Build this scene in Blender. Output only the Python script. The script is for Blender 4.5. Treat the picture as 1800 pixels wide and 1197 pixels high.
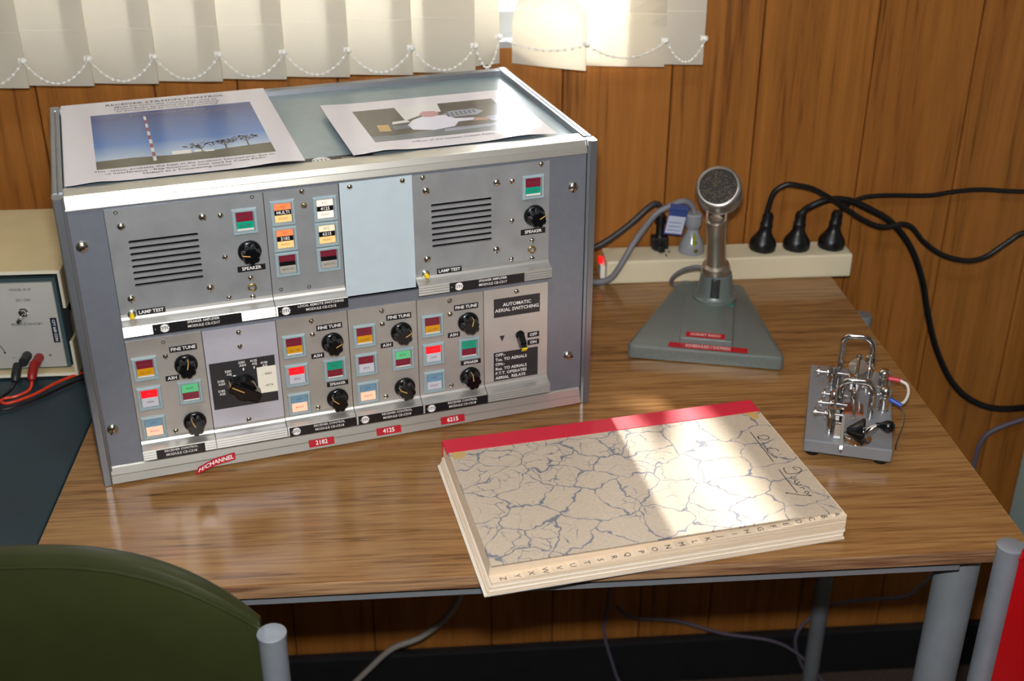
import bpy, bmesh, math, random
from mathutils import Matrix, Vector, Euler
random.seed(7)
for o in list(bpy.data.objects): bpy.data.objects.remove(o, do_unlink=True)
SC = bpy.context.scene
COL = SC.collection
PI = math.pi
R = math.radians

# ------------------------------------------------------------------ camera, sky, sun, flash, exposure
# world frame: x along the work table's front edge, y towards the panelled wall, z = 0 on the table top
CAM = Vector((.32628, -1.04502, .69014))
HEAD, PITCH = .0771, .47775
fwd = Vector((math.sin(HEAD)*math.cos(PITCH), math.cos(HEAD)*math.cos(PITCH), -math.sin(PITCH)))
rgt = Vector((math.cos(HEAD), -math.sin(HEAD), 0))
upv = rgt.cross(fwd)
CM = Matrix((rgt, upv, -fwd)).transposed().to_4x4()
cam = bpy.data.cameras.new('camera'); cam.sensor_width = 36; cam.lens = 2157.6/1800*36
cam.clip_start = .02
cam.dof.use_dof = True; cam.dof.focus_distance = 1.22; cam.dof.aperture_fstop = 6.3
co = bpy.data.objects.new('camera', cam); COL.objects.link(co)
co.matrix_world = Matrix.Translation(CAM) @ CM
SC.camera = co

SC.view_settings.view_transform = 'Standard'; SC.view_settings.look = 'None'
SC.view_settings.gamma = 1; SC.view_settings.use_curve_mapping = False
SC.view_settings.exposure = 0.0

W = bpy.data.worlds.new('sky'); SC.world = W; W.use_nodes = True
bg = W.node_tree.nodes['Background']; bg.inputs[0].default_value = (.93, .96, 1, 1); bg.inputs[1].default_value = 16

sl = bpy.data.lights.new('sun', 'SUN'); sl.energy = 14; sl.angle = R(3.2); sl.color = (1, .97, .92)
so = bpy.data.objects.new('sun', sl); COL.objects.link(so)
AZ, EL = R(8.1), R(40)
sd = Vector((math.sin(AZ)*math.cos(EL), -math.cos(AZ)*math.cos(EL), -math.sin(EL)))
so.rotation_euler = sd.to_track_quat('-Z', 'Y').to_euler(); so.location = (-.2, 3, 3)

fl = bpy.data.lights.new('camera_flash', 'AREA'); fl.shape = 'RECTANGLE'; fl.size = .05; fl.size_y = .025
fl.energy = 13; fl.color = (1, .985, .97)
fo = bpy.data.objects.new('camera_flash', fl); COL.objects.link(fo)
fo.matrix_world = Matrix.Translation(CAM + upv*.075 + fwd*.02) @ CM

pl = bpy.data.lights.new('window_portal', 'AREA'); pl.shape = 'RECTANGLE'; pl.size = 1.7; pl.size_y = 1.0
pl.cycles.is_portal = True
po = bpy.data.objects.new('window_portal', pl); COL.objects.link(po)
po.location = (-.17, .60, .80); po.rotation_euler = (-PI/2, 0, 0)

# ------------------------------------------------------------------ helpers
def lin(h):
    if isinstance(h, str):
        h = h.lstrip('#'); v = [int(h[i:i+2], 16)/255 for i in (0, 2, 4)]
        return tuple((x/12.92 if x <= .04045 else ((x+.055)/1.055)**2.4) for x in v)
    return tuple(h)
def nd(nt, t, **kw):
    n = nt.nodes.new(t)
    for k, v in kw.items(): setattr(n, k, v)
    return n
def mat(name, col, rough=.5, metal=0., spec=.5, var=None, bump=None, coat=0., emit=0., alpha=None, aniso=0., stretch=None):
    m = bpy.data.materials.new(name); m.use_nodes = True; nt = m.node_tree
    b = nt.nodes['Principled BSDF']; c = lin(col)
    b.inputs['Base Color'].default_value = (*c, 1); b.inputs['Roughness'].default_value = rough
    b.inputs['Metallic'].default_value = metal; b.inputs['Specular IOR Level'].default_value = spec
    b.inputs['Coat Weight'].default_value = coat; b.inputs['Coat Roughness'].default_value = .08
    b.inputs['Anisotropic'].default_value = aniso
    if emit:
        b.inputs['Emission Color'].default_value = (*c, 1); b.inputs['Emission Strength'].default_value = emit
    if var or bump:
        tc = nd(nt, 'ShaderNodeTexCoord'); mp = nd(nt, 'ShaderNodeMapping')
        nt.links.new(tc.outputs['Object'], mp.inputs[0])
        if stretch: mp.inputs['Scale'].default_value = stretch
    if var:                               # (scale, strength): mottling / dirt in the base colour
        n = nd(nt, 'ShaderNodeTexNoise'); n.inputs['Scale'].default_value = var[0]; n.inputs['Detail'].default_value = 6
        nt.links.new(mp.outputs[0], n.inputs['Vector'])
        r = nd(nt, 'ShaderNodeMapRange'); r.inputs[1].default_value = .25; r.inputs[2].default_value = .75
        r.inputs[3].default_value = 1-var[1]; r.inputs[4].default_value = 1+var[1]
        nt.links.new(n.outputs['Fac'], r.inputs[0])
        x = nd(nt, 'ShaderNodeVectorMath', operation='SCALE'); x.inputs[0].default_value = c
        nt.links.new(r.outputs[0], x.inputs['Scale']); nt.links.new(x.outputs[0], b.inputs['Base Color'])
    if bump:                              # (scale, strength, distance)
        n2 = nd(nt, 'ShaderNodeTexNoise'); n2.inputs['Scale'].default_value = bump[0]; n2.inputs['Detail'].default_value = 4
        nt.links.new(mp.outputs[0], n2.inputs['Vector'])
        bp = nd(nt, 'ShaderNodeBump'); bp.inputs['Strength'].default_value = bump[1]; bp.inputs['Distance'].default_value = bump[2]
        nt.links.new(n2.outputs['Fac'], bp.inputs['Height']); nt.links.new(bp.outputs[0], b.inputs['Normal'])
    return m
def wood(name, dark, mid, light, axis, across=9., rough=.4, coat=0., line=.5, spec=.5, warp=1.0, pores=90.):
    """wood grain running along axis (0=x, 2=z); every object gets its own offset"""
    m = bpy.data.materials.new(name); m.use_nodes = True; nt = m.node_tree; L = nt.links.new
    b = nt.nodes['Principled BSDF']; b.inputs['Roughness'].default_value = rough
    b.inputs['Coat Weight'].default_value = coat; b.inputs['Coat Roughness'].default_value = .12
    b.inputs['Specular IOR Level'].default_value = spec
    tc = nd(nt, 'ShaderNodeTexCoord'); oi = nd(nt, 'ShaderNodeObjectInfo')
    off = nd(nt, 'ShaderNodeVectorMath', operation='SCALE'); off.inputs[0].default_value = (13.1, 7.7, 5.3)
    L(oi.outputs['Random'], off.inputs['Scale'])
    ad = nd(nt, 'ShaderNodeVectorMath', operation='ADD'); L(tc.outputs['Object'], ad.inputs[0]); L(off.outputs[0], ad.inputs[1])
    def mapped(sc_):
        mp = nd(nt, 'ShaderNodeMapping'); s = [sc_]*3; s[axis] = sc_*.045; mp.inputs['Scale'].default_value = s
        L(ad.outputs[0], mp.inputs[0]); return mp
    m1 = mapped(across); n1 = nd(nt, 'ShaderNodeTexNoise'); n1.inputs['Detail'].default_value = 5; n1.inputs['Scale'].default_value = 1.6
    n1.inputs['Distortion'].default_value = .6*warp; L(m1.outputs[0], n1.inputs['Vector'])
    # cathedral rings: fract of the noise
    mu = nd(nt, 'ShaderNodeMath', operation='MULTIPLY'); mu.inputs[1].default_value = 9; L(n1.outputs['Fac'], mu.inputs[0])
    fr = nd(nt, 'ShaderNodeMath', operation='PINGPONG'); fr.inputs[1].default_value = 1; L(mu.outputs[0], fr.inputs[0])
    m2 = mapped(pores); n2 = nd(nt, 'ShaderNodeTexNoise'); n2.inputs['Scale'].default_value = 3; n2.inputs['Detail'].default_value = 3
    L(m2.outputs[0], n2.inputs['Vector'])
    mx = nd(nt, 'ShaderNodeMix'); mx.inputs[0].default_value = line; L(n2.outputs['Fac'], mx.inputs[2]); L(fr.outputs[0], mx.inputs[3])
    m3 = mapped(across*.35); n3 = nd(nt, 'ShaderNodeTexNoise'); n3.inputs['Scale'].default_value = 1; L(m3.outputs[0], n3.inputs['Vector'])
    a2 = nd(nt, 'ShaderNodeMath', operation='MULTIPLY_ADD'); a2.inputs[1].default_value = .6; a2.inputs[2].default_value = -.3
    L(n3.outputs['Fac'], a2.inputs[0])
    a3 = nd(nt, 'ShaderNodeMath', operation='ADD'); L(mx.outputs[0], a3.inputs[0]); L(a2.outputs[0], a3.inputs[1])
    cr = nd(nt, 'ShaderNodeValToRGB'); e = cr.color_ramp.elements
    e[0].position = .12; e[0].color = (*lin(dark), 1); e[1].position = .8; e[1].color = (*lin(light), 1)
    k = e.new(.36); k.color = (*lin(mid), 1)
    L(a3.outputs[0], cr.inputs[0]); L(cr.outputs[0], b.inputs['Base Color'])
    return m

class MB:
    """collects faces for one mesh object; s scales the coordinates (1 or .001 for millimetres)"""
    def __init__(self, s=1.):
        self.v, self.f, self.mi, self.sm, self.s = [], [], [], [], s
        self.M = Matrix.Identity(4)
    def add(self, vs, fs, m=0, smooth=False):
        o = len(self.v)
        self.v += [tuple((self.M @ Vector(p))*self.s) for p in vs]
        for f in fs:
            self.f.append([o+i for i in f]); self.mi.append(m); self.sm.append(smooth)
    def box(self, x0, x1, y0, y1, z0, z1, m=0, b=0.):
        if b <= 0:
            vs = [(x, y, z) for x in (x0, x1) for y in (y0, y1) for z in (z0, z1)]
            return self.add(vs, [(0, 1, 3, 2), (4, 6, 7, 5), (0, 4, 5, 1), (2, 3, 7, 6), (0, 2, 6, 4), (1, 5, 7, 3)], m)
        b = min(b, (x1-x0)*.49, (y1-y0)*.49, (z1-z0)*.49)
        bm = bmesh.new(); bmesh.ops.create_cube(bm, size=1)
        for v in bm.verts:
            v.co = Vector(((x0+x1)/2+v.co.x*(x1-x0), (y0+y1)/2+v.co.y*(y1-y0), (z0+z1)/2+v.co.z*(z1-z0)))
        bmesh.ops.bevel(bm, geom=bm.edges[:], offset=b, segments=2, profile=.6, affect='EDGES')
        bm.verts.index_update()
        self.add([v.co[:] for v in bm.verts], [[v.index for v in f.verts] for f in bm.faces], m); bm.free()
    def lathe(self, prof, n=20, m=0, smooth=True, lobes=None, ax='-y', at=(0, 0, 0), cap=True):
        """prof: (radius, height) list along the axis"""
        vs, fs = [], []
        for r, h in prof:
            for k in range(n):
                a = 2*PI*k/n; rr = r*(lobes(a, h) if lobes else 1)
                x, y = rr*math.cos(a), rr*math.sin(a)
                p = {'z': (x, y, h), '-y': (x, -h, y), 'y': (x, h, -y), 'x': (h, x, y), '-x': (-h, x, -y)}[ax]
                vs.append((p[0]+at[0], p[1]+at[1], p[2]+at[2]))
        for i in range(len(prof)-1):
            for k in range(n):
                k2 = (k+1) % n; fs.append((i*n+k, i*n+k2, (i+1)*n+k2, (i+1)*n+k))
        self.add(vs, fs, m, smooth)
        if cap:
            self.add(vs[:n], [list(range(n))[::-1]], m); self.add(vs[-n:], [list(range(n))], m)
    def tube(self, pts, r, n=10, m=0, closed=False, rs=None):
        P = [Vector(p) for p in pts]; N = len(P); vs, fs = [], []
        T = [((P[(i+1) % N]-P[i-1]) if closed else (P[min(i+1, N-1)]-P[max(i-1, 0)])).normalized() for i in range(N)]
        u = T[0].orthogonal().normalized()
        for i in range(N):
            u = (u-T[i]*u.dot(T[i])).normalized(); w = T[i].cross(u); rr = rs[i] if rs else r
            for k in range(n):
                a = 2*PI*k/n; vs.append(P[i]+u*(rr*math.cos(a))+w*(rr*math.sin(a)))
        for i in range(N if closed else N-1):
            j = (i+1) % N
            for k in range(n):
                k2 = (k+1) % n; fs.append((i*n+k, i*n+k2, j*n+k2, j*n+k))
        self.add([tuple(v) for v in vs], fs, m, True)
        if not closed:
            self.add([tuple(v) for v in vs[:n]], [list(range(n))[::-1]], m); self.add([tuple(v) for v in vs[-n:]], [list(range(n))], m)
    def prism(self, poly, h0, h1, m=0, ax='z', side=None):
        """polygon (2-D) swept from h0 to h1; ax: z -> (x,y,h), y -> (x,h,z), x -> (h,y,z)"""
        n = len(poly)
        mk = {'z': lambda p, h: (p[0], p[1], h), 'y': lambda p, h: (p[0], h, p[1]), 'x': lambda p, h: (h, p[0], p[1])}[ax]
        vs = [mk(p, h0) for p in poly]+[mk(p, h1) for p in poly]
        self.add(vs, [list(range(n))[::-1], [n+i for i in range(n)]], m)
        self.add(vs, [(i, (i+1) % n, n+(i+1) % n, n+i) for i in range(n)], m if side is None else side)
    def text(self, s, x, y, z, size, m=0, face='-y', align='CENTER', bold=0., rot=0., squash=1.):
        vs, fs = glyphs(s, align, bold)
        c, d = math.cos(rot), math.sin(rot)
        out = []
        for a, b in vs:
            a, b = a*size*squash, b*size; a, b = a*c-b*d, a*d+b*c
            out.append((x+a, y, z+b) if face == '-y' else (x+a, y+b, z))
        self.add(out, fs, m)
    def build(self, name, mats, parent=None, loc=None, rot=None):
        me = bpy.data.meshes.new(name); me.from_pydata(self.v, [], self.f)
        mats = mats if isinstance(mats, (list, tuple)) else [mats]
        for x in mats: me.materials.append(x)
        me.polygons.foreach_set('material_index', self.mi); me.polygons.foreach_set('use_smooth', self.sm)
        bm = bmesh.new(); bm.from_mesh(me); bmesh.ops.remove_doubles(bm, verts=bm.verts, dist=1e-6)
        bmesh.ops.recalc_face_normals(bm, faces=bm.faces); bm.to_mesh(me); bm.free()
        if any(self.sm):
            me.set_sharp_from_angle(angle=R(40))
        return obj(name, me, parent, loc, rot)
_G = {}
def glyphs(s, align, bold):
    k = (s, align, bold)
    if k not in _G:
        cu = bpy.data.curves.new('t', 'FONT'); cu.body = s; cu.align_x = align; cu.align_y = 'CENTER'
        cu.resolution_u = 2; cu.offset = bold; cu.size = 1.38            # capital height close to 1
        o = bpy.data.objects.new('t', cu); COL.objects.link(o)
        me = bpy.data.meshes.new_from_object(o.evaluated_get(bpy.context.evaluated_depsgraph_get()))
        _G[k] = ([(v.co.x, v.co.y) for v in me.vertices], [list(p.vertices) for p in me.polygons])
        bpy.data.objects.remove(o); bpy.data.curves.remove(cu); bpy.data.meshes.remove(me)
    return _G[k]
def obj(name, me, parent=None, loc=None, rot=None):
    o = bpy.data.objects.new(name, me); COL.objects.link(o)
    if parent: o.parent = parent
    if loc is not None: o.location = loc
    if rot is not None: o.rotation_euler = rot
    return o
def thing(name, label, cat, loc=(0, 0, 0), rotz=0, group=None):
    o = obj(name, None, None, loc, (0, 0, rotz)); o['label'] = label; o['category'] = cat
    if group: o['group'] = group
    o.empty_display_size = .05
    return o
def tag(o, label, cat, group=None):
    o['label'] = label; o['category'] = cat
    if group: o['group'] = group
    return o
def struct(o): o['kind'] = 'structure'; return o
def cat_rom(pts, k=6):
    P = [Vector(p) for p in pts]; P = [2*P[0]-P[1]]+P+[2*P[-1]-P[-2]]; out = []
    for i in range(1, len(P)-2):
        a, b, c, d = P[i-1:i+3]
        for j in range(k):
            t = j/k
            out.append(.5*((2*b)+(c-a)*t+(2*a-5*b+4*c-d)*t*t+(3*b-a-3*c+d)*t**3))
    return out+[P[-2]]

# ------------------------------------------------------------------ materials
M = {}
M['panel_wood'] = wood('panelling wood', '#5a3412', '#905a24', '#a66a2e', 2, across=13, rough=.42, line=.32, spec=.35, pores=80)
M['groove'] = mat('dark groove backing', '#33190b', .8)
M['blocker'] = mat('dark sun blocker', '#4a3228', .9, var=(6, .2))  # for the block added outside the window
M['laminate'] = wood('table laminate', '#472c14', '#876038', '#9e774a', 0, across=60, rough=.17, line=.42, spec=.5, warp=.25, pores=210)
M['worn_edge'] = wood('worn table edge', '#2c1a10', '#6e4a30', '#a8845e', 0, across=40, rough=.7, line=.3, pores=160)
M['plaster'] = mat('cream wall paint', '#cfc9bc', .8)
M['ceiling'] = mat('ceiling board', '#dedbd2', .85)
M['tube'] = mat('lit fluorescent tube', '#f4f8ff', .5, emit=19)
M['carpet'] = mat('brown carpet', '#4a3c32', .95, var=(220, .35), bump=(400, .6, .004))
M['skirting'] = mat('black skirting', '#16181b', .55, var=(25, .3))
M['win_alu'] = mat('window aluminium', '#b9bcbc', .4, metal=.7)
M['slat_edge'] = mat('blind clip plastic', '#f2f0ea', .35)
M['alu'] = mat('bright extruded aluminium', '#c4c2ba', .34, metal=.72, var=(14, .08), stretch=(.15, 1, 1))
M['alu_grey'] = mat('anodised side extrusion', '#8d9197', .36, metal=.75, var=(30, .06), stretch=(1, 1, .1))
M['rack_panel'] = mat('blue grey rack panel', '#7d828c', .42, metal=.45, var=(120, .05))
M['module'] = mat('aged silver module face', '#a5a8ab', .4, metal=.52, var=(38, .12), bump=(900, .06, .0003))
M['module_low'] = mat('warm grey module face', '#b3afa9', .4, metal=.48, var=(38, .08), bump=(900, .06, .0003))
M['module_pale'] = mat('pale lilac module face', '#c2c2cd', .42, metal=.35, var=(40, .05))
M['module_silver'] = mat('warm silver module face', '#c2bdb7', .4, metal=.45, var=(30, .06))
M['blank'] = mat('pale blue blanking plate', '#c6d6de', .45, metal=.25, var=(50, .04))
M['lip'] = mat('polished lip', '#cbc9c3', .32, metal=.72, var=(20, .05), stretch=(.1, 1, 1))
M['case_top'] = mat('blue grey enamel top', '#7f929a', .22, var=(60, .05), spec=.6)
M['chrome'] = mat('chrome', '#d8d8d8', .08, metal=1)
M['screw'] = mat('nickel screw head', '#d6d0c2', .22, metal=1)
M['screw_brown'] = mat('tarnished brass screw', '#8c7d62', .45, metal=.7)
M['hole'] = mat('dark hole', '#0e0d0c', .8)
M['inner'] = mat('dark speaker backing', '#2b2622', .8)
M['brass'] = mat('tarnished brass', '#8f7a4a', .38, metal=.8)
M['bezel'] = mat('pale blue switch bezel', '#93a6ab', .4)
M['black'] = mat('black bakelite', '#0d0e11', .16, spec=.6)
M['pointer'] = mat('gilt pointer line', '#cfa25a', .45)
M['tape_black'] = mat('black embossed tape', '#17171b', .4)
M['tape_white'] = mat('white tape lettering', '#e8e6e2', .6)
M['tape_red'] = mat('red embossed tape', '#b01222', .38)
M['tape_pink'] = mat('pale embossed letters', '#e3b9b4', .6)
M['ink'] = mat('black ink', '#141414', .7)
M['tape_navy'] = mat('navy embossed tape', '#1a2438', .4)
M['print_black'] = mat('black engraved plate', '#2b2a2c', .5, var=(60, .12))
M['sticker'] = mat('cream paper sticker', '#e8e2d0', .6)
M['yellow'] = mat('yellow plastic', '#e8c81c', .4)
M['paper'] = mat('laminated white paper', '#dcd8e0', .16, spec=.5)
M['white_plastic'] = mat('white plastic', '#e8e6dd', .4)
M['cream'] = mat('cream painted steel', '#d9c79a', .45, var=(30, .05))
M['cream_edge'] = mat('pale cream edge', '#e2dcc8', .45)
M['instr'] = mat('grey instrument panel', '#b2b0aa', .5)
M['teal_trim'] = mat('dark teal trim', '#3c5054', .45)
M['red_plastic'] = mat('red plastic', '#8f1f1c', .35)
M['grey_plastic'] = mat('dark grey plastic', '#26272a', .4)
M['red_wire'] = mat('orange red wire', '#d23a18', .4)
M['desk_top'] = mat('dark blue green desk lino', '#22343c', .42, var=(18, .16))
M['hammer'] = mat('grey green hammertone', '#727b78', .36, metal=.35, var=(500, .12), bump=(600, .25, .0006))
M['satin'] = mat('satin nickel', '#b6ada0', .3, metal=.9)
M['mic_head'] = mat('grey satin microphone body', '#9a9796', .32, metal=.75)
M['mesh'] = mat('dark bronze gauze', '#2b2a27', .7)
M['gold'] = mat('gold gauze dots', '#8a6f46', .4, metal=.3)  # gold dots scattered over the dark gauze
M['board'] = mat('cream power board plastic', '#ddd2b4', .5, var=(14, .04))
M['rubber'] = mat('black rubber', '#0e0e10', .38)
M['cable_grey'] = mat('grey cable', '#74747a', .5)
M['cable_dark'] = mat('dark grey cable', '#2f2d2e', .45)
M['cable_pale'] = mat('pale grey cable', '#9c958e', .5)
M['cable_mauve'] = mat('mauve grey cable', '#5f5868', .5)
M['clear'] = mat('cloudy clear plug', '#8f9299', .2, spec=.7)
M['blue_tag'] = mat('blue test tag', '#3c4f8e', .4)
M['tag_white'] = mat('tag writing panel', '#c3cbe0', .5)
M['earth'] = mat('green yellow earth wire', '#8f9a2c', .4)
M['key_base'] = mat('grey enamelled iron', '#84868a', .42, var=(80, .05), metal=.2)
M['glass_disc'] = mat('tinted disc', '#a79c90', .12, metal=.6)
M['copper'] = mat('copper', '#b8704a', .3, metal=.9)
M['blue_plastic'] = mat('blue crimp sleeve', '#2a4fae', .4)
M['pink_sleeve'] = mat('pink crimp sleeve', '#c8384c', .4)
M['olive'] = mat('olive vinyl', '#2d3218', .28, var=(30, .08), bump=(500, .12, .0006), spec=.5)
M['red_vinyl'] = mat('red vinyl', '#a0060c', .32, bump=(500, .12, .0006))
M['silver_paint'] = mat('silver painted steel tube', '#9aa2ac', .38, metal=.5, var=(60, .08), bump=(700, .1, .0004))
M['leg_paint'] = mat('blue grey painted steel', '#83898f', .4, metal=.3, var=(25, .07))
M['pale_metal'] = mat('pale grey green enamel', '#a8bdb8', .45)
M['page'] = mat('aged page edges', '#e0ccb2', .8, var=(3, .16), stretch=(4, 4, 900))
M['page_pale'] = mat('pale page edges', '#ece2d4', .8)
M['red_cloth'] = mat('red cloth spine', '#cc2038', .5, bump=(900, .15, .0005))
M['tape_yellow'] = mat('yellowed sticky tape', '#c2a263', .4)

def slat_material():
    m = bpy.data.materials.new('blind fabric'); m.use_nodes = True; nt = m.node_tree; nt.nodes.clear(); L = nt.links.new
    o = nd(nt, 'ShaderNodeOutputMaterial'); d = nd(nt, 'ShaderNodeBsdfDiffuse'); t = nd(nt, 'ShaderNodeBsdfTranslucent')
    x = nd(nt, 'ShaderNodeMixShader'); x.inputs[0].default_value = .44
    d.inputs[0].default_value = (*lin('#dcd9d0'), 1); t.inputs[0].default_value = (*lin('#fdf6e6'), 1)
    L(d.outputs[0], x.inputs[1]); L(t.outputs[0], x.inputs[2]); L(x.outputs[0], o.inputs[0]); return m
M['slat'] = slat_material()
def pane_material():
    m = bpy.data.materials.new('window glass'); m.use_nodes = True; nt = m.node_tree; nt.nodes.clear(); L = nt.links.new
    o = nd(nt, 'ShaderNodeOutputMaterial'); t = nd(nt, 'ShaderNodeBsdfTransparent'); g = nd(nt, 'ShaderNodeBsdfGlossy')
    g.inputs['Roughness'].default_value = .02; x = nd(nt, 'ShaderNodeMixShader'); f = nd(nt, 'ShaderNodeFresnel'); f.inputs[0].default_value = 1.45
    L(f.outputs[0], x.inputs[0]); L(t.outputs[0], x.inputs[1]); L(g.outputs[0], x.inputs[2]); L(x.outputs[0], o.inputs[0]); return m
M['pane'] = pane_material()
def marble_material():
    """cloudy buff board with blue-grey marbled veins"""
    m = bpy.data.materials.new('marbled cover paper'); m.use_nodes = True; nt = m.node_tree; L = nt.links.new
    b = nt.nodes['Principled BSDF']; b.inputs['Roughness'].default_value = .38; b.inputs['Specular IOR Level'].default_value = .4
    tc = nd(nt, 'ShaderNodeTexCoord')
    n = nd(nt, 'ShaderNodeTexNoise'); n.inputs['Scale'].default_value = 34; n.inputs['Detail'].default_value = 3
    L(tc.outputs['Object'], n.inputs['Vector'])
    s = nd(nt, 'ShaderNodeVectorMath', operation='MULTIPLY_ADD'); s.inputs[1].default_value = (.034, .034, 0)
    L(n.outputs['Color'], s.inputs[0]); L(tc.outputs['Object'], s.inputs[2])
    mp = nd(nt, 'ShaderNodeMapping'); mp.inputs['Scale'].default_value = (1, 1.15, 0); mp.inputs['Location'].default_value = (.31, .17, 0)
    L(s.outputs[0], mp.inputs[0])
    def vein(scale, w0, w1):
        v = nd(nt, 'ShaderNodeTexVoronoi', feature='DISTANCE_TO_EDGE', voronoi_dimensions='2D'); v.inputs['Scale'].default_value = scale
        L(mp.outputs[0], v.inputs['Vector'])
        n2 = nd(nt, 'ShaderNodeTexNoise'); n2.inputs['Scale'].default_value = 60; L(tc.outputs['Object'], n2.inputs['Vector'])
        wv = nd(nt, 'ShaderNodeMapRange'); wv.inputs[1].default_value = .3; wv.inputs[2].default_value = .75
        wv.inputs[3].default_value = w0; wv.inputs[4].default_value = w1; L(n2.outputs['Fac'], wv.inputs[0])
        d = nd(nt, 'ShaderNodeMath', operation='DIVIDE'); L(v.outputs['Distance'], d.inputs[0]); L(wv.outputs[0], d.inputs[1])
        r = nd(nt, 'ShaderNodeMapRange'); r.inputs[1].default_value = .5; r.inputs[2].default_value = 1.2
        r.inputs[3].default_value = 1; r.inputs[4].default_value = 0; L(d.outputs[0], r.inputs[0]); return r.outputs[0]
    a = vein(25, .008, .044); c = vein(60, .001, .05)
    # the fine second net only shows in patches
    n3 = nd(nt, 'ShaderNodeTexNoise'); n3.inputs['Scale'].default_value = 15; L(tc.outputs['Object'], n3.inputs['Vector'])
    r3 = nd(nt, 'ShaderNodeMapRange'); r3.inputs[1].default_value = .54; r3.inputs[2].default_value = .62; L(n3.outputs['Fac'], r3.inputs[0])
    mu = nd(nt, 'ShaderNodeMath', operation='MULTIPLY'); L(c, mu.inputs[0]); L(r3.outputs[0], mu.inputs[1])
    mxm = nd(nt, 'ShaderNodeMath', operation='MAXIMUM'); L(a, mxm.inputs[0]); L(mu.outputs[0], mxm.inputs[1])
    sc = nd(nt, 'ShaderNodeMath', operation='MULTIPLY'); sc.inputs[1].default_value = .8; L(mxm.outputs[0], sc.inputs[0])
    n4 = nd(nt, 'ShaderNodeTexNoise'); n4.inputs['Scale'].default_value = 350; L(tc.outputs['Object'], n4.inputs['Vector'])
    cr = nd(nt, 'ShaderNodeValToRGB'); cr.color_ramp.elements[0].color = (*lin('#b2a28e'), 1); cr.color_ramp.elements[1].color = (*lin('#ccbda8'), 1)
    L(n4.outputs['Fac'], cr.inputs[0])
    mx = nd(nt, 'ShaderNodeMix', data_type='RGBA'); L(sc.outputs[0], mx.inputs[0]); L(cr.outputs[0], mx.inputs[6])
    mx.inputs[7].default_value = (*lin('#525f76'), 1); L(mx.outputs[2], b.inputs['Base Color']); return m
M['marble'] = marble_material()
def sky_print():
    m = bpy.data.materials.new('printed blue picture'); m.use_nodes = True; nt = m.node_tree; L = nt.links.new
    b = nt.nodes['Principled BSDF']; b.inputs['Roughness'].default_value = .16
    tc = nd(nt, 'ShaderNodeTexCoord'); s = nd(nt, 'ShaderNodeSeparateXYZ'); L(tc.outputs['Object'], s.inputs[0])
    r = nd(nt, 'ShaderNodeMapRange'); r.inputs[1].default_value = .095; r.inputs[2].default_value = .225; L(s.outputs['Y'], r.inputs[0])
    cr = nd(nt, 'ShaderNodeValToRGB'); e = cr.color_ramp.elements
    e[0].color = (*lin('#9fb6d2'), 1); e[1].color = (*lin('#1d3d86'), 1); k = e.new(.3); k.color = (*lin('#3a74c0'), 1)
    L(r.outputs[0], cr.inputs[0]); L(cr.outputs[0], b.inputs['Base Color']); return m
M['sky_print'] = sky_print()
for n_, h_ in dict(pr_ground='#4b4636', pr_tree='#3a352e', pr_white='#dcdcdc', pr_red='#8e4458', pr_gold='#8a8378', pr_brown='#3a3129', pr_shirt='#dcdcec',
                   pr_pink='#c08a90', pr_grey='#8f94a8', pr_steel='#5f6870', pr_yellow='#b08a3c', pr_skin='#9c7668').items():
    M[n_] = mat('print '+n_[3:], h_, .2)
def lens(name, col, emit=0): return mat('lens '+name, col, .25, emit=emit, spec=.5)
M['l_red'] = lens('dark red', '#7c1f34'); M['l_green'] = lens('green', '#129a7c'); M['l_green2'] = lens('lit green', '#5fc487', .12)
M['l_amber'] = lens('amber', '#d29312'); M['l_redlit'] = lens('lit red', '#ff1420', .75); M['l_white'] = lens('pale grey', '#c2c2cc')
M['l_blue'] = lens('dull blue', '#6f95ae'); M['l_pink'] = lens('lit pink', '#ffb79a', .55); M['l_orange'] = lens('lit orange', '#ff7a4a', .6)
M['l_peach'] = lens('lit peach', '#f6b878', .5); M['l_pale'] = lens('lit pale', '#ffd9c8', .6); M['l_cream'] = lens('lit cream', '#e9d9b8', .35)
M['l_black'] = lens('black', '#121214'); M['l_grey'] = lens('grey', '#a8a49a'); M['l_ink'] = mat('lens printing', '#4a3a30', .5)
M['l_silver'] = mat('lens lower edge', '#d8d4cc', .3)

# ------------------------------------------------------------------ room shell
WY = .495                                   # face of the timber panelling
FZ, CZ = -.75, 1.65
b = MB(); b.box(-2.3, 2.4, -3.0, .7, FZ-.05, FZ); struct(b.build('floor', M['carpet']))
b = MB(); b.box(-2.3, 2.4, -3.0, .7, CZ, CZ+.05); struct(b.build('ceiling', M['ceiling']))
b = MB(); b.box(-2.35, -2.3, -3.0, .7, FZ, CZ); struct(b.build('wall_left', M['plaster']))
b = MB(); b.box(2.4, 2.45, -3.0, .7, FZ, CZ); struct(b.build('wall_right', M['plaster']))
b = MB(); b.box(-2.3, 2.4, -3.05, -3.0, FZ, CZ); struct(b.build('wall_front', M['plaster']))
WX0, WX1, WZ0, WZ1 = -1.0, .6525, .306, 1.30   # window opening
b = MB()
b.box(-2.3, WX0, WY+.006, .60, FZ, CZ); b.box(WX1, 2.4, WY+.006, .60, FZ, CZ)
b.box(WX0, WX1, WY+.006, .60, FZ, WZ0); b.box(WX0, WX1, WY+.006, .60, WZ1, CZ)
wall = struct(b.build('wall_back', M['groove']))
edges = [-2.3]
seams = [-.0045, .0986, .2243, .412, .5107, .6525, .767, .916, 1.052, 1.175, 1.33, 1.45, 1.6, 1.71, 1.86, 2.0, 2.13, 2.27, 2.4]
x = -.0045; left = []
while x > -2.2:
    x -= random.choice((.1, .115, .145, .16)); left.append(x)
edges = [-2.3]+sorted(e_ for e_ in left if e_ > -2.25)+seams
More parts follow.
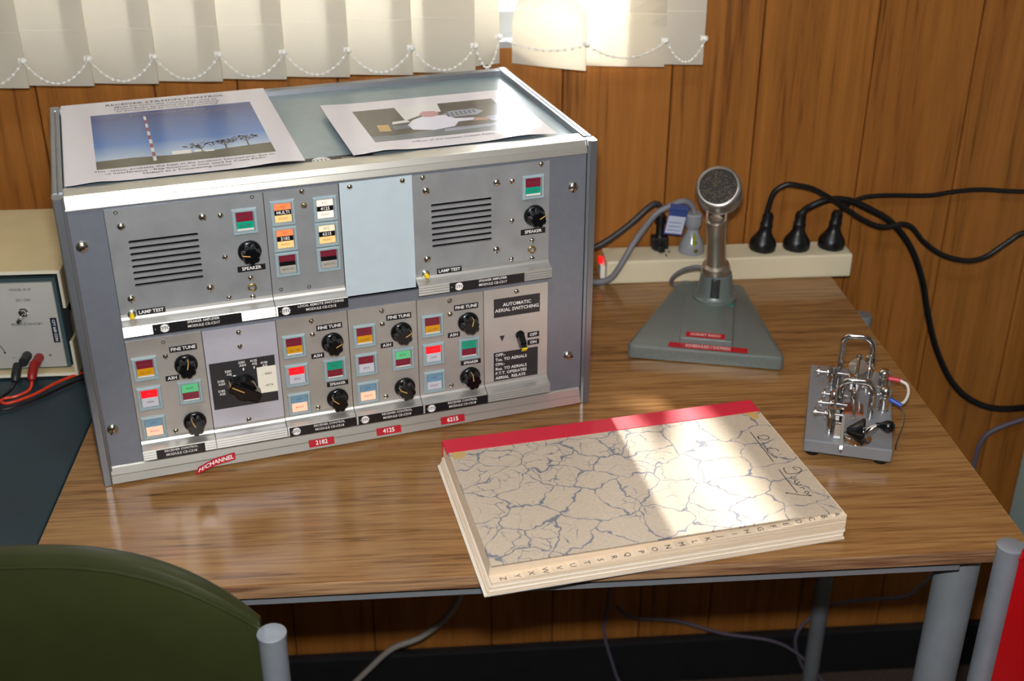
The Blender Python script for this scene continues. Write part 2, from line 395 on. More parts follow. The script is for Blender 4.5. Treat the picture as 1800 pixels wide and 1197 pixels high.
def plank(x0, x1, z0, z1):
    g = .0007
    m_ = MB(); xc, zc = (x0+x1)/2, (z0+z1)/2; hx, hz = (x1-x0)/2-g, (z1-z0)/2
    t = .006; bv = .0016
    m_.prism([(-hx, t), (-hx, bv), (-hx+bv, 0), (hx-bv, 0), (hx, bv), (hx, t)], -hz, hz)
    return m_.build('plank', M['panel_wood'], wall, (xc, WY, zc))
for a_, c_ in zip(edges[:-1], edges[1:]):
    if c_ <= WX0+.001 or a_ >= WX1-.001: plank(a_, c_, FZ, CZ)
    else:
        if a_ < WX0: plank(a_, WX0, FZ, CZ); a_ = WX0
        plank(a_, c_, FZ, WZ0); plank(a_, c_, WZ1, CZ)
b = MB(); b.box(-2.3, 2.4, WY-.016, WY, FZ, -.662, 0, .004)
struct(b.build('baseboard_back', M['skirting']))
# window: aluminium frame, sill and panes
b = MB(); f = .035
b.box(WX0, WX1, .545, .585, WZ0, WZ0+f); b.box(WX0, WX1, .545, .585, WZ1-f, WZ1)
b.box(WX0, WX0+f, .545, .585, WZ0+f, WZ1-f); b.box(WX1-f, WX1, .545, .585, WZ0+f, WZ1-f)
b.box(-.19, -.15, .548, .582, WZ0+f, WZ1-f)
win = struct(b.build('window_1', M['win_alu']))
for x0, x1 in ((WX0+f, -.19), (-.15, WX1-f)):
    b = MB(); b.box(x0, x1, .562, .566, WZ0+f, WZ1-f); b.build('pane', M['pane'], win)
b = MB(); b.box(WX0, WX1, WY+.001, .545, WZ0, WZ0+.008); b.build('window_sill', M['win_alu'], win)

# unseen block, added to keep the sun off the left part of the window
b = MB(); b.box(-4.5, .285, 1.5, 1.7, FZ, 3.4); struct(b.build('sun_blocker', M['blocker']))
# ceiling lamp
lp = thing('ceiling_lamp', 'white fluorescent batten lamp on the ceiling', 'lamp', (.25, -.75, CZ))
b = MB(); b.box(-.62, .62, -.08, .08, -.05, 0, 0, .006); b.build('lamp_body', M['white_plastic'], lp)
for y in (-.045, .045):
    b = MB(); b.tube([(-.59, y, -.068), (.59, y, -.068)], .015, 14); b.build('lamp_tube', M['tube'], lp)

# ------------------------------------------------------------------ vertical blind
blind = thing('vertical_blind', 'cream vertical fabric blind with beaded chain hanging over the window', 'blind', (0, .455, 0))
SW = .098
slats = []            # (cx, cy, angle at bottom, bottom z, twist)
for i in range(-5, 8):
    slats.append((.3475-.0765*(7-i), .447, -7, .2835+(i-1)*.0011, 0))
slats.append((.382, .4695, 19, .2895, 0))
slats.append((.4885, .4632, -27, .2895, 1))
slats.append((.5845, .4632, -8, .2885, 2))
slats.append((.634, .4665, -9, .2895, 0))
clips = []
for cx, cy, ang, zb, tw in slats:
    zs = [zb, zb+.0655, zb+.067]+[zb+.067+.92*k/16 for k in range(1, 17)]
    if tw: zs = sorted(zs+[.30, .34, .37, .385, .40, .415, .43, .445, .46, .47])
    vs, fs = [], []
    def angle(z):
        if not tw: return R(ang)
        t = min(1, max(0, (z-.332)/.095)); t = t*t*(3-2*t)  # twist above the view, shaped to let the sunbeam through
        return R(ang+((-82 if tw == 1 else -46)-ang)*t)
    nx = 4; t_ = .0006
    for z in zs:
        a = angle(z); th_ = t_*(2.2 if z <= zb+.066 else 1)
        for s in (-1, 1):
            for k in range(nx+1):
                u_ = (k/nx-.5)*SW; bow = .0016*(1-(2*k/nx-1)**2)
                vs.append((cx+u_*math.cos(a)+(s*th_+bow)*math.sin(a), cy-.455+u_*math.sin(a)-(s*th_+bow)*math.cos(a), z))
    row = 2*(nx+1)
    for i in range(len(zs)-1):
        for k in range(nx):
            o0 = i*row+k; fs.append((o0, o0+1, o0+row+1, o0+row)); o1 = o0+nx+1; fs.append((o1, o1+row, o1+row+1, o1+1))
        fs.append((i*row, i*row+row, i*row+row+nx+1, i*row+nx+1)); q = i*row+nx; fs.append((q, q+nx+1, q+row+nx+1, q+row))
    for i in (0, len(zs)-1):
        for k in range(nx):
            o0 = i*row+k; fs.append((o0, o0+nx+1, o0+nx+2, o0+1))
    m_ = MB(); m_.add(vs, fs, 0, False); m_.build('slat', M['slat'], blind)
    a = R(ang); clips.append((cx+.5*SW*math.cos(a), cy-.455+.5*SW*math.sin(a)-.004, zb+.0335))
b = MB(); b.lathe([(.0, -.003), (.0035, -.002), (.0042, 0), (.0035, .003), (.0015, .006), (.0, .007)], 8, 0, cap=False); b.box(-.006, .001, -.002, .002, -.0025, .0035, 0, .0008)
cm = b.build('chain_clip', M['slat_edge'], blind, clips[0]).data
for p in clips[1:]: obj('chain_clip', cm, blind, p)
def chain(p, q, sag, n=12):
    m_ = MB(); pts = []
    for i in range(n+1):
        t = i/n; pts.append(Vector(p).lerp(Vector(q), t)+Vector((0, -.0035-.004*math.sin(PI*t), -sag*(1-(2*t-1)**2))))
    m_.tube(pts, .0007, 4)
    for v in pts[1:-1]:
        m_.lathe([(.0, -.0022), (.0017, -.0012), (.0019, 0), (.0017, .0012), (.0, .0022)], 6, 0, at=tuple(v), cap=False)
    m_.build('chain', M['slat_edge'], blind)
for i in range(len(clips)-1):
    sag = .0265
    if i == len(clips)-5: sag = .030
    if i == len(clips)-4: sag = .010
    if i == len(clips)-3: sag = .017
    if i == len(clips)-2: sag = .026
    chain(clips[i], clips[i+1], sag)
b = MB(); b.box(-1.02, .70, -.015, .03, 1.275, 1.32, 0, .004); b.build('head_rail', M['white_plastic'], blind)
# ------------------------------------------------------------------ work table, desk, pale cabinet
TX0, TX1, TY0, TY1 = -.040, .876, -.168, .487
tb = thing('work_table', 'small table with brown wood grain laminate top and steel tube legs', 'table', (.42, .16, FZ))
def tpart(name, b, m): return b.build(name, m, tb, (-.42, -.16, -FZ))
b = MB(); b.box(TX0, TX1, TY0+.0015, TY1, -.0012, 0); tpart('laminate_top', b, M['laminate'])
b = MB(); b.box(TX0, TX1, TY0, TY1, -.0145, -.0012, 0, .0012); tpart('tabletop_board', b, M['worn_edge'])
b = MB(); b.box(.02, .815, -.157, -.128, -.0300, -.0250); b.box(.02, .815, -.131, -.128, -.045, -.0300); tpart('front_rail', b, M['leg_paint'])
b = MB(); b.box(.02, .86, .41, .44, -.05, -.022); tpart('back_rail', b, M['leg_paint'])
for x in (.005, .833):
    b = MB(); b.box(x-.012, x+.012, -.13, .42, -.05, -.0215); tpart('side_rail', b, M['leg_paint'])
for x, y, r, z1 in ((.005, -.12, .0205, -.0215), (.833, -.12, .0205, -.0215), (-.07, .43, .0125, -.055), (.925, .43, .0125, -.055)):
    b = MB(); b.lathe([(r*.96, FZ), (r, FZ+.004), (r, z1-.003), (r*.93, z1)], 24, 0, ax='z', at=(x, y, 0)); tpart('leg', b, M['leg_paint'])
for x0, x1 in ((-.07, .02), (.85, .925)):
    b = MB(); b.tube([(x0, .43, -.068), (x1, .43, -.068)], .010); tpart('leg_bracket', b, M['leg_paint'])

dk = thing('desk', 'dark blue green topped desk standing left of the wood grain table', 'desk', (-.6, .16, FZ))
def dpart(name, b, m): return b.build(name, m, dk, (.6, -.16, -FZ))
b = MB(); b.box(-1.2, TX0-.002, TY0, TY1, -.022, -.001, 0, .002); dpart('desktop', b, M['desk_top'])
for x in (-1.17, -.55):
    b = MB(); b.box(x, x+.03, TY0+.03, TY1-.05, FZ, -.022, 0, .002); dpart('side_panel', b, M['grey_plastic'])
b = MB(); b.box(-1.14, -.55, .38, .395, -.35, -.022); dpart('back_panel', b, M['grey_plastic'])

pc = thing('metal_cabinet', 'pale grey green metal cabinet standing right of the table', 'cabinet', (1.42, .28, FZ))
b = MB(); b.box(1.213, 1.62, .09, .455, FZ, .25, 0, .004); b.build('body', M['pale_metal'], pc, (-1.42, -.28, -FZ))
for k in range(2):
    z0 = FZ+.03+k*.48; b = MB(); b.box(1.225, 1.608, .078, .09, z0, z0+.46, 0, .004); d_ = b.build('drawer_front', M['pale_metal'], pc, (-1.42, -.28, -FZ))
    b = MB(); b.tube([(1.36, .078, z0+.33), (1.36, .06, z0+.33), (1.47, .06, z0+.33), (1.47, .078, z0+.33)], .005); b.build('handle', M['chrome'], d_)

# ------------------------------------------------------------------ chairs
def chair(label, loc, yaw, vinyl, flip, bow=.034, rise=.09):
    t = thing('chair', label, 'chair', (loc[0], loc[1], FZ), yaw, 'steel tube chairs')
    zt = loc[2]-FZ
    for s in (-1, 1):
        b = MB(); r = .0115
        b.lathe([(r, 0), (r, zt-.004), (r*1.06, zt-.004), (r*1.06, zt-.001), (r*.9, zt)], 24, 0, ax='z', at=(s*.207, 0, 0)); b.build('back_post', M['silver_paint'], t)
        b = MB(); b.tube(cat_rom([(s*.19, .36, 0), (s*.19, .35, .3), (s*.19, .33, .40), (s*.19, .26, .425), (s*.2, .0, .42)], 5), .0105, 12); b.build('front_leg', M['silver_paint'], t)
    # padded backrest with a bowed top edge
    vs, fs = [], []; NX = 28
    for i in range(NX+1):
        u_ = -1+2*i/NX; e = abs(u_)
        x = u_*.197; top = zt+.006+rise*(1-e**2.8); bot = zt-.25-.02*(1-e**3); yc = -bow*(1-u_*u_)+.012*flip
        th_ = .0125*(1-.55*e**8)
        # closed cross-section in (y, z)
        sec = [(-.6, 0), (-1, .03), (-1.15, .3), (-1.15, .7), (-1, .965), (-.55, .995), (0, 1), (.55, .995), (1, .965), (1, .7), (1, .3), (1, .03), (.6, 0)]
        for (sy, sz) in sec: vs.append((x, yc+sy*th_, bot+(top-bot)*sz))
    n = 13
    for i in range(NX):
        for k in range(n):
            k2 = (k+1) % n; fs.append((i*n+k, i*n+k2, (i+1)*n+k2, (i+1)*n+k))
    fs += [list(range(n)), [NX*n+k for k in range(n)][::-1]]
    b = MB(); b.add(vs, fs, 0, True); bo = b.build('backrest', vinyl, t)
    # piping along the top edge
    b = MB(); pts = []
    for i in range(NX+1):
        u_ = -1+2*i/NX; e = abs(u_); top = zt+.006+rise*(1-e**2.8); bot = zt-.25-.02*(1-e**3); pts.append((u_*.197, -bow*(1-u_*u_)+.012*flip+.0125*(1-.55*e**8)*.95, bot+(top-bot)*.972))
    b.tube(pts, .0016, 6); b.build('piping', vinyl, bo)
    b = MB(); b.box(-.185, .185, .01, .30, .425, .465, 0, .015); b.build('seat', vinyl, t)
    return t
chair('olive green vinyl chair with silver posts in front of the radio rack', (-.016, -.254, .020), PI, M['olive'], -1, .014, .070)
ya = R(145); chair('red vinyl chair with silver post at the right front table corner',
                   (.832+.207*math.cos(R(-35)), -.205+.207*math.sin(R(-35)), .034), ya, M['red_vinyl'], 1)

# ------------------------------------------------------------------ radio rack (millimetres in its own frame: x right, y into the case, z up)
TH = R(14.4)
rk = thing('radio_console', 'silver rack cabinet of radio speaker and receiver modules with black knobs', 'radio console', (0, 0, 0), TH)
RW, RD, RH = 520, 295, 303
def mm(): return MB(.001)
# case: sides, back, bottom, recessed top
b = mm(); b.box(3, 9, 12, RD-4, 8, RH-8); b.build('side_panel', M['alu_grey'], rk)
b = mm(); b.box(RW-9, RW-3, 12, RD-4, 8, RH-8); b.build('side_panel', M['alu_grey'], rk)
b = mm(); b.box(9, RW-9, RD-8, RD-3, 8, RH-6); b.build('back_panel', M['case_top'], rk)
b = mm(); b.box(9, RW-9, 10, RD-8, 6, 9); b.build('base_panel', M['alu_grey'], rk)
b = mm(); b.box(9, RW-9, 20, RD-10, RH-8, RH-5.5); b.build('top_panel', M['case_top'], rk)
# maker's plate on the top, near the front lip
b = mm(); b.box(150, 300, 34, 52, RH-5.5, RH-5.1); b.lathe([(9, -.3), (9, 0)], 28, 1, False, ax='z', at=(248, 43, RH-4.9)); b.text('OTC', 248, 43, RH-4.85, 6, 2, 'z', bold=.02)
b.text('RECEIVER', 275, 44, RH-5.0, 2.4, 1, 'z'); b.build('maker_plate', [M['print_black'], M['tape_white'], M['print_black']], rk)
# corner extrusions
def ext(name, poly, ax, h0, h1, m): b = mm(); b.prism(poly, h0, h1, 0, ax); return b.build(name, m, rk)
top_prof = [(0, 290.5), (0.6, 291), (2.2, 296.6), (3.1, 297.0), (5.3, 302.6), (7, 303), (27, 303), (27.5, 299), (22, 297), (12, 290.5)]
ext('top_front_extrusion', top_prof, 'x', 10, RW-11, M['alu'])
bot_prof = [(0, 2), (-3.4, 3), (-.9, 10.2), (.4, 10.9), (-.7, 11.4), (1.8, 18.2), (6, 21.5), (12, 21.5), (12, 2)]
ext('bottom_front_extrusion', bot_prof, 'x', 9, RW-12, M['alu'])
ext('top_back_extrusion', [(RD, 290), (RD, 301), (RD-2, 303), (RD-14, 303), (RD-15, 297), (RD-8, 290)], 'x', 10, RW-10, M['alu_grey'])
ext('bottom_back_extrusion', [(RD, 2), (RD, 14), (RD-10, 14), (RD-10, 2)], 'x', 10, RW-10, M['alu_grey'])
for x0, x1, sx in ((0, 10, 1), (RW-11, RW, -1)):
    # vertical front posts with a small step, and the rail along the top edge
    c = x0 if sx > 0 else x1
    poly = [(c, 3), (c+sx*1.5, -1.5), (c+sx*7.5, -1.5), (c+sx*8, 0), (c+sx*10.5, 1), (c+sx*10.5, 14), (c, 14)]
    b = mm(); b.prism(poly, 0.6, RH); b.build('corner_post', M['alu_grey'], rk)
    b = mm(); b.prism([(c, 292), (c, 302), (c+sx*1.5, 303.6), (c+sx*5, 303.6), (c+sx*5.5, 302.2), (c+sx*6.2, 302.2), (c+sx*6.7, 304), (c+sx*10, 304), (c+sx*10.5, 297), (c+sx*10.5, 292)], 14, RD-16, 0, 'y')
    b.build('top_side_rail', M['alu_grey'], rk)
    b = mm(); b.box(min(c, c+sx*10.5), max(c, c+sx*10.5), RD-16, RD, .6, RH+.6, 0, 1.5); b.build('corner_post', M['alu_grey'], rk)
    b = mm(); b.lathe([(2.6, 0), (3, .4), (3, 3)], 14, 0, ax='z', at=(c+sx*12, 6, 0)); b.build('foot', M['white_plastic'], rk)
# 19 inch rack panel behind the modules: two ears and two rails, dark backing
b = mm(); b.box(10.5, 41.5, 3, 7, 20, 291, 0, .4); b.box(469.5, 509, 3, 7, 20, 291, 0, .4); b.box(41.5, 469.5, 3.5, 7, 286.8, 291)
b.box(41.5, 469.5, 3.5, 7, 153.5, 165); b.box(41.5, 469.5, 3.5, 7, 20, 30)
ear = b.build('rack_panel', M['rack_panel'], rk)
b = mm(); b.box(10.5, RW-11, 26, 28, 20, 291); b.build('inner_backing', M['inner'], rk)

def dome(r, h, n=16, slot=True):
    b = mm(); pr = [(r*math.cos(a_), h*math.sin(a_)) for a_ in [PI/2*k/6 for k in range(7)]]; pr[-1] = (.001, h)
    b.lathe([(r, -.5)]+pr, n, 0, cap=False)
    if slot: b.box(-r*.9, r*.9, -h*1.02, -h*.3, -r*.1, r*.1, 1)
    return b
def shared(b, name, mats):
    o = b.build(name, mats); me = o.data; bpy.data.objects.remove(o); return me
SCREW = {k: shared(dome(*v), 'screw_head', [M['screw'], M['hole']]) for k, v in dict(L=(5.6, 3.4), m=(3.8, 2.5), s=(2.8, 2.0)).items()}
SCREW['b'] = shared(dome(3, 1.4), 'screw_head', [M['screw_brown'], M['hole']])
b = mm(); b.lathe([(1.9, 0), (1.9, .25), (1.1, .25), (1.0, -1)], 12, 0, cap=False); b.lathe([(1.1, -.8), (1.1, -.7)], 12, 1); SCREW['h'] = shared(b, 'screw_hole', [M['screw'], M['hole']])
b = mm(); b.lathe([(4.3, 0), (4.3, 1.3), (3.6, 1.8), (2.6, 1.8), (2.4, -3)], 18, 0, cap=False); b.lathe([(2.5, -3), (2.5, -2.9)], 12, 1); JACK = shared(b, 'jack_socket', [M['brass'], M['hole']])
b = mm(); b.lathe([(3.9, 0), (3.9, 2.2), (3.2, 2.6), (2.9, 4.5), (2.4, 4.5)], 14, 0); b.lathe([(2.2, 4.2), (2.2, 8.2), (1.8, 8.8)], 14, 1); BUTTON = shared(b, 'push_button', [M['screw'], M['yellow']])
def scr(parent, kind, x, z, y=2.):
    nm = 'screw' if kind != 'h' else 'screw_hole'
    o = obj(nm, SCREW[kind], parent, (x*.001, y*.001, z*.001)); o.rotation_euler = (0, random.uniform(0, PI), 0)
for x, z in ((18.5, 254.7), (17.5, 62), (495.5, 255.3), (494, 61.3)): scr(ear, 'L', x, z, 3)

# --- fluted instrument knobs
def knob_mesh(skirt=11.2, cap=8.9, h=15):
    b = mm(); b.lathe([(skirt, .3), (skirt, 2.2), (skirt*.93, 3.6), (cap*1.02, 4.4)], 28, 0)
    lob = lambda a, hh: 1-.2*(1-abs(math.cos(3.5*a))**.8)
    b.lathe([(cap*1.06, 4), (cap, 6), (cap*.97, h-1.2), (cap*.9, h)], 56, 0, True, lob)
    b.box(cap*.15, cap*.86, -h-.25, -h+.2, -.45, .45, 1); b.box(cap*.82, cap*.99, -h, -6, -.4, .4, 1)
    return shared(b, 'control_knob', [M['black'], M['pointer']])
KNOB = knob_mesh()
def knob(parent, x, z, ang):
    o = obj('control_knob', KNOB, parent, (x*.001, .002, z*.001)); o.rotation_euler = (0, -R(ang), 0)

# --- illuminated square switches: bezel with a two- or three-band lens
_SW = {}
def switch(parent, x, z, kind):
    if kind not in _SW:
        w, h = 11.6, 12.7; iw, ih = 8.2, 9.6
        bands = {'pa': [(.5, 1, 'l_red', 'REMOTE'), (.12, .5, 'l_green', 'PA-OFF'), (0, .12, 'l_silver', '')],
                 'sq': [(.52, 1, 'l_red', 'REMOTE'), (.1, .52, 'l_amber', 'SQ OFF'), (0, .1, 'l_silver', '')],
                 'sp1': [(.55, 1, 'l_redlit', 'HF'), (0, .55, 'l_white', 'SPKR')],
                 'sp0': [(.55, 1, 'l_red', 'HF'), (0, .55, 'l_white', 'SPKR')],
                 'lr1': [(.55, 1, 'l_blue', 'LEFT'), (0, .55, 'l_pink', 'RIGHT')],
                 'lr0': [(.5, 1, 'l_blue', 'LEFT'), (0, .5, 'l_white', 'RIGHT')],
                 'bu0': [(.5, 1, 'l_green', 'BUSY'), (.08, .5, 'l_red', 'MUTE'), (0, .08, 'l_silver', '')],
                 'bu1': [(.5, 1, 'l_green2', 'BUSY'), (.08, .5, 'l_red', 'MUTE'), (0, .08, 'l_silver', '')],
                 'MULTI': [(.66, 1, 'l_orange', 'UNIT'), (.38, .66, 'l_black', 'MULTI'), (0, .38, 'l_peach', 'MONT')],
                 '2182': [(.66, 1, 'l_orange', 'UNIT'), (.38, .66, 'l_black', '2182'), (0, .38, 'l_peach', 'MONT')],
                 '4125': [(.66, 1, 'l_pale', 'RTC'), (.38, .66, 'l_black', '4125'), (0, .38, 'l_pale', 'MONT')],
                 '6215': [(.66, 1, 'l_cream', 'RTC'), (.38, .66, 'l_black', '6215'), (0, .38, 'l_peach', 'MONT')],
                 'rem': [(.66, 1, 'l_red', 'LOCAL'), (.42, .66, 'l_black', ''), (0, .42, 'l_grey', 'REMOTE')]}[kind]
        names = ['bezel', 'l_ink', 'tape_white', 'hole']+sorted({q[2] for q in bands}); ix = {n_: i for i, n_ in enumerate(names)}
        b = mm()
        # bezel: outer frame with sloped inner edge
        o_ = [(-w, -h), (w, -h), (w, h), (-w, h)]; i1 = [(-w+1, -h+1), (w-1, -h+1), (w-1, h-1), (-w+1, h-1)]
        i2 = [(-iw-.6, -ih-.6), (iw+.6, -ih-.6), (iw+.6, ih+.6), (-iw-.6, ih+.6)]; i3 = [(-iw, -ih), (iw, -ih), (iw, ih), (-iw, ih)]
        vs = [(p[0], y, p[1]) for ring, y in ((o_, 0), (o_, -1.6), (i1, -2.6), (i2, -2.6), (i3, 1)) for p in ring]
        b.add(vs, [(r_*4+k, r_*4+(k+1) % 4, r_*4+4+(k+1) % 4, r_*4+4+k) for r_ in range(4) for k in range(4)], ix['bezel'])
        b.box(-iw, iw, .6, 1, -ih, ih, ix['hole'])
        for a0, a1, m_, tx in bands:
            z0, z1 = -ih+.5+a0*(2*ih-1), -ih+.5+a1*(2*ih-1)
            b.box(-iw+.5, iw-.5, -1.0, .6, z0+.05, z1-.05, ix[m_], .25)
            if tx:
                inv = m_ == 'l_black'
                b.text(tx, 0, -1.06, (z0+z1)/2-(.8 if (kind in ('pa', 'sq') and a0 < .3) else 0), 3.2 if inv else 2.2, ix['tape_white'] if inv else ix['l_ink'], bold=.02 if inv else 0)
        _SW[kind] = shared(b, 'indicator_switch', [M[n_] for n_ in names])
    obj('indicator_switch', _SW[kind], parent, (x*.001, .002, z*.001))

def tape(parent, s, x, z, w, h, y=1.85, size=None, mats=('tape_black', 'tape_white'), name='embossed_label', tilt=0., bold=.03, lines=None, th=.5):
    b = mm(); b.box(-w/2, w/2, -th, 0, -h/2, h/2, 0, .12)
    L_ = lines or [s]; size = size or h*.5
    for i, t in enumerate(L_):
        zz = ((len(L_)-1)/2-i)*size*1.55
        b.text(t, 0, -th-.06, zz, size, 1, bold=bold)
    return b.build(name, [M[k] for k in mats], parent, (x*.001, y*.001, z*.001), (0, tilt, 0))

def module(name, x0, x1, z0, z1, m, lipz, slots=None, y=2., lab=None):
    """face plate (optionally with slots), outward-curving lip and ribbed strip"""
    b = mm(); g = .35; X0, X1 = x0+g, x1-g
    if slots:
        sx0, sx1, sz0, sz1, n = slots; pit = (sz1-sz0)/(n-1); hs = 1.35
        b.box(X0, sx0, y, y+3, z0, z1); b.box(sx1, X1, y, y+3, z0, z1)
        zc = z0
        for k in range(n):
            zz = sz0+k*pit; b.box(sx0, sx1, y, y+3, zc, zz-hs); zc = zz+hs
            for xe, d in ((sx0, 1), (sx1, -1)):       # rounded slot ends
                b.prism([(xe, zz-hs), (xe+d*.9, zz-hs), (xe+d*.3, zz-hs*.5), (xe, zz)], y, y+1.6, 0, 'y')
                b.prism([(xe, zz+hs), (xe+d*.9, zz+hs), (xe+d*.3, zz+hs*.5), (xe, zz)], y, y+1.6, 0, 'y')
        b.box(sx0, sx1, y, y+3, zc, z1)
    else: b.box(X0, X1, y, y+1.6, z0, z1)
    o = b.build(name, m, rk)
    if lipz is not None:
        t = lipz
        prof = [(y, t+8), (y-.6, t+5.5), (y-2.2, t+3.4), (y-5, t+1.9), (y-8.6, t+1.0), (-9, t+.4)]
        back = [(-7, t-11), (-7, t-.5), (y-1, t+1.2), (y+1.5, t+5), (y+1.6, t+8)]
        b = mm(); b.prism(prof+[(-9, t)]+back[1:], X0, X1, 0, 'x'); b.build('module_lip', M['lip'], o)
        b = mm(); z = t; p = []
        for k in range(4): p += [(-9.1, z), (-9.9, z-1.9), (-8.4, z-2.0), (-8.4, z-2.6)]; z -= 2.7
        p += [(-8.9, z), (-6, z), (-6, t)]
        b.prism(p, X0, X1, 0, 'x'); b.build('ribbed_strip', M['lip'], o)
        if lab:
            lx0, lx1, otc, l1, l2, tx = lab
            b = mm(); b.box(x0+lx0, x0+lx1, -10.1, -8.5, t-10.2, t-.7, 0, .15)
            if otc is not None:
                b.lathe([(4.3, 0), (4.3, .12)], 24, 1, False, at=(x0+otc, -10.12, t-5.5)); b.text('OTC', x0+otc, -10.3, t-5.5, 3.1, 2, bold=.03)
                b.text('+', x0+lx0+2.4, -10.2, t-5.5, 2, 1)
            b.text(l1, x0+tx, -10.2, t-2.7, 2.5, 1, bold=.02); b.text(l2, x0+tx, -10.2, t-7.2, 2.7, 1, bold=.02)
            b.build('name_plate', [M['tape_black'], M['tape_white'], M['ink']], o)
    return o
P0 = 41.5; PW = 71.33
def px_(k): return P0+PW*k
# speaker amplifiers
for nm, k, dx, knobang, lab in (('speaker_amplifier_module', 0, 0, 168, (27, 110, 38, 'SPEAKER AMPLIFIER', 'MODULE CE-C517', 74)), ('speaker_amplifier_module', 4, 1.2, 30, (32, 112, 42, 'SPEAKER AMPLIFIER', 'MODULE CE-C517', 78))):
    x0 = px_(k)
    o = module(nm, x0, px_(k+2), 180, 287, M['module'], 174, (x0+17.3+dx, x0+80+dx, 210.5, 253.8, 8), lab=lab)
    if k == 4: o['label'] = 'speaker amplifier module at the right of the rack'
    for kd, x, z in (('h' if k == 0 else 's', 10.4, 283.7), ('m', 13.2, 270), ('m', 85.6, 270), ('s', 102, 269.6), ('h' if k == 0 else 's', 132.5, 284), ('s', 101.8, 227.4), ('m', 85, 198), ('s', 101.4, 185.2), ('m', 12.3, 197.6), ('s', 123.5, 203), ('s', 123.6, 183.2)):
        scr(o, kd, x0+x+dx*.6, z)
    obj('jack_socket', JACK, o, ((x0+124)*.001, .002, .1928)); obj('push_button', BUTTON, o, ((x0+10.6)*.001, .002, .1822))
    switch(o, x0+123.6+dx, 261, 'pa'); knob(o, x0+125+dx, 230.5, knobang)
    tape(o, 'SPEAKER', x0+125.2, 213, 26.5, 6, size=3.4); tape(o, 'LAMP TEST', x0+(28.3 if k == 0 else 35.5), 182.7, 26, 6, size=3.4)
# local / remote switching
x0 = px_(2); o = module('switching_module', x0, px_(3), 180, 287, M['module'], 174, lab=(2, 71, 9.7, 'LOCAL REMOTE SWITCHING', 'MODULE CE-C515', 44))
for x, z, kd in ((16.8, 265, 'MULTI'), (16.8, 238.5, '2182'), (16.8, 212.3, 'rem'), (57, 264, '4125'), (57, 238, '6215'), (57, 212, 'rem')): switch(o, x0+x, z, kd)
for kd, x, z in (('s', 36.3, 284), ('b', 37.2, 269.6), ('h', 35.8, 185.3), ('h', 8.4, 186.3)): scr(o, kd, x0+x, z)
# blanking plate
x0 = px_(3); o = module('blanking_plate', x0, px_(4)+.4, 169.5, 288.2, M['blank'], None, y=.6)
for x in (10.3, 61.9): scr(o, 's', x0+x, 283.6, .6)
# receiver controls
for k, a1, a2, spk, sp, lr, bu in ((0, 78, 112, False, 'sp1', 'lr1', 'bu1'), (2, 28, 138, True, 'sp1', 'lr1', 'bu0'), (3, 28, 150, False, 'sp0', 'lr1', 'bu1'), (4, 76, 96, True, 'sp1', 'lr0', 'bu0')):
    x0 = px_(k); lab = (13, 60, None, 'RECEIVER CONTROL', 'MODULE CE-C518', 37) if k == 0 else (2, 71.2, 9, 'RECEIVER CONTROL', 'MODULE CE-C518', 43)
    o = module('receiver_control_module', x0, px_(k+1), 44, 153.5, M['module_low'], 37.5, lab=lab); q = -.6 if k == 0 else .6
    o['label'] = {0: 'leftmost receiver control module', 2: 'receiver control module above the 2182 tag', 3: 'receiver control module above the 4125 tag', 4: 'receiver control module above the 6215 tag'}[k]
    switch(o, x0+15.4+q, 123, 'sq'); switch(o, x0+15.4+q, 90.2, sp); switch(o, x0+15.4+q, 57.3, lr); switch(o, x0+54.2+q, 90, bu)
    knob(o, x0+53.6+q, 121, a1); knob(o, x0+54.6+q, 56.3, a2)
    tape(o, 'FINE TUNE', x0+52.4, 139, 26, 6.2, size=3.5, tilt=R(random.uniform(-1, 1))); tape(o, 'A3H', x0+38.6, 108.5, 13, 5.6, size=3.4)
    if spk: tape(o, 'SPEAKER', x0+56.5, 73.3, 22, 5.2, size=3)
    for kd, x, z in (('h' if k == 0 else 's', 35, 148.1), ('s', 35, 133), ('s', 34.7, 48.8)): scr(o, kd, x0+x, z)
# channel selector
x0 = px_(1); o = module('channel_selector_module', x0, px_(2), 44, 153.5, M['module_pale'], 37.5, y=1.4)
b = mm(); b.box(x0+2.9, x0+66.8, .9, 1.4, 65.6, 117.4, 0)
for s1, s2, x, z in (('2182', 'A3S', 12, 84), ('2182', 'A3H', 12.5, 95), ('2201', 'A3J', 20.5, 104.8), ('2201', 'A3H', 34.5, 112.6), ('4125', 'A3J', 46, 112.6), ('4136', 'A3J', 56, 108.8)):
    b.text(s1, x0+x, .8, z+1.7, 2.5, 1, bold=.03); b.text(s2, x0+x+.6, .8, z-1.7, 2.5, 1, bold=.03)
for x, z, w_, h_ in ((21.5, 84.5, 4, 1), (22, 93.3, 3, 1), (26, 100.8, 2.6, 1.2), (35.4, 106.5, 1.4, 2.8), (46, 106.8, 1.2, 2.6)): b.box(x0+x-w_/2, x0+x+w_/2, .75, .9, z-h_/2, z+h_/2, 1)
b.build('selector_plate', [M['print_black'], M['tape_white']], o)
b = mm(); b.box(x0+48.2, x0+67.1, .5, .9, 76.6, 106); b.text('- 4483', x0+58, .45, 97.8, 2.7, 1); b.text('- 4074', x0+58, .45, 84.6, 2.7, 1)
b.build('paper_sticker', [M['sticker'], M['ink']], o)
b = mm(); b.lathe([(12.2, 0), (12.2, 2), (11.4, 5), (10.8, 13)], 32, 0)
bar = [(-17, -4.2), (-15, -5.6), (11, -5.6), (15, -4.6), (15.6, 0), (15, 4.6), (11, 5.6), (-15, 5.6), (-17, 4.2)]
b.prism(bar, -17, -4, 0, 'y'); b.prism([(p[0]*.93, p[1]*.85) for p in bar], -18.2, -17, 0, 'y')
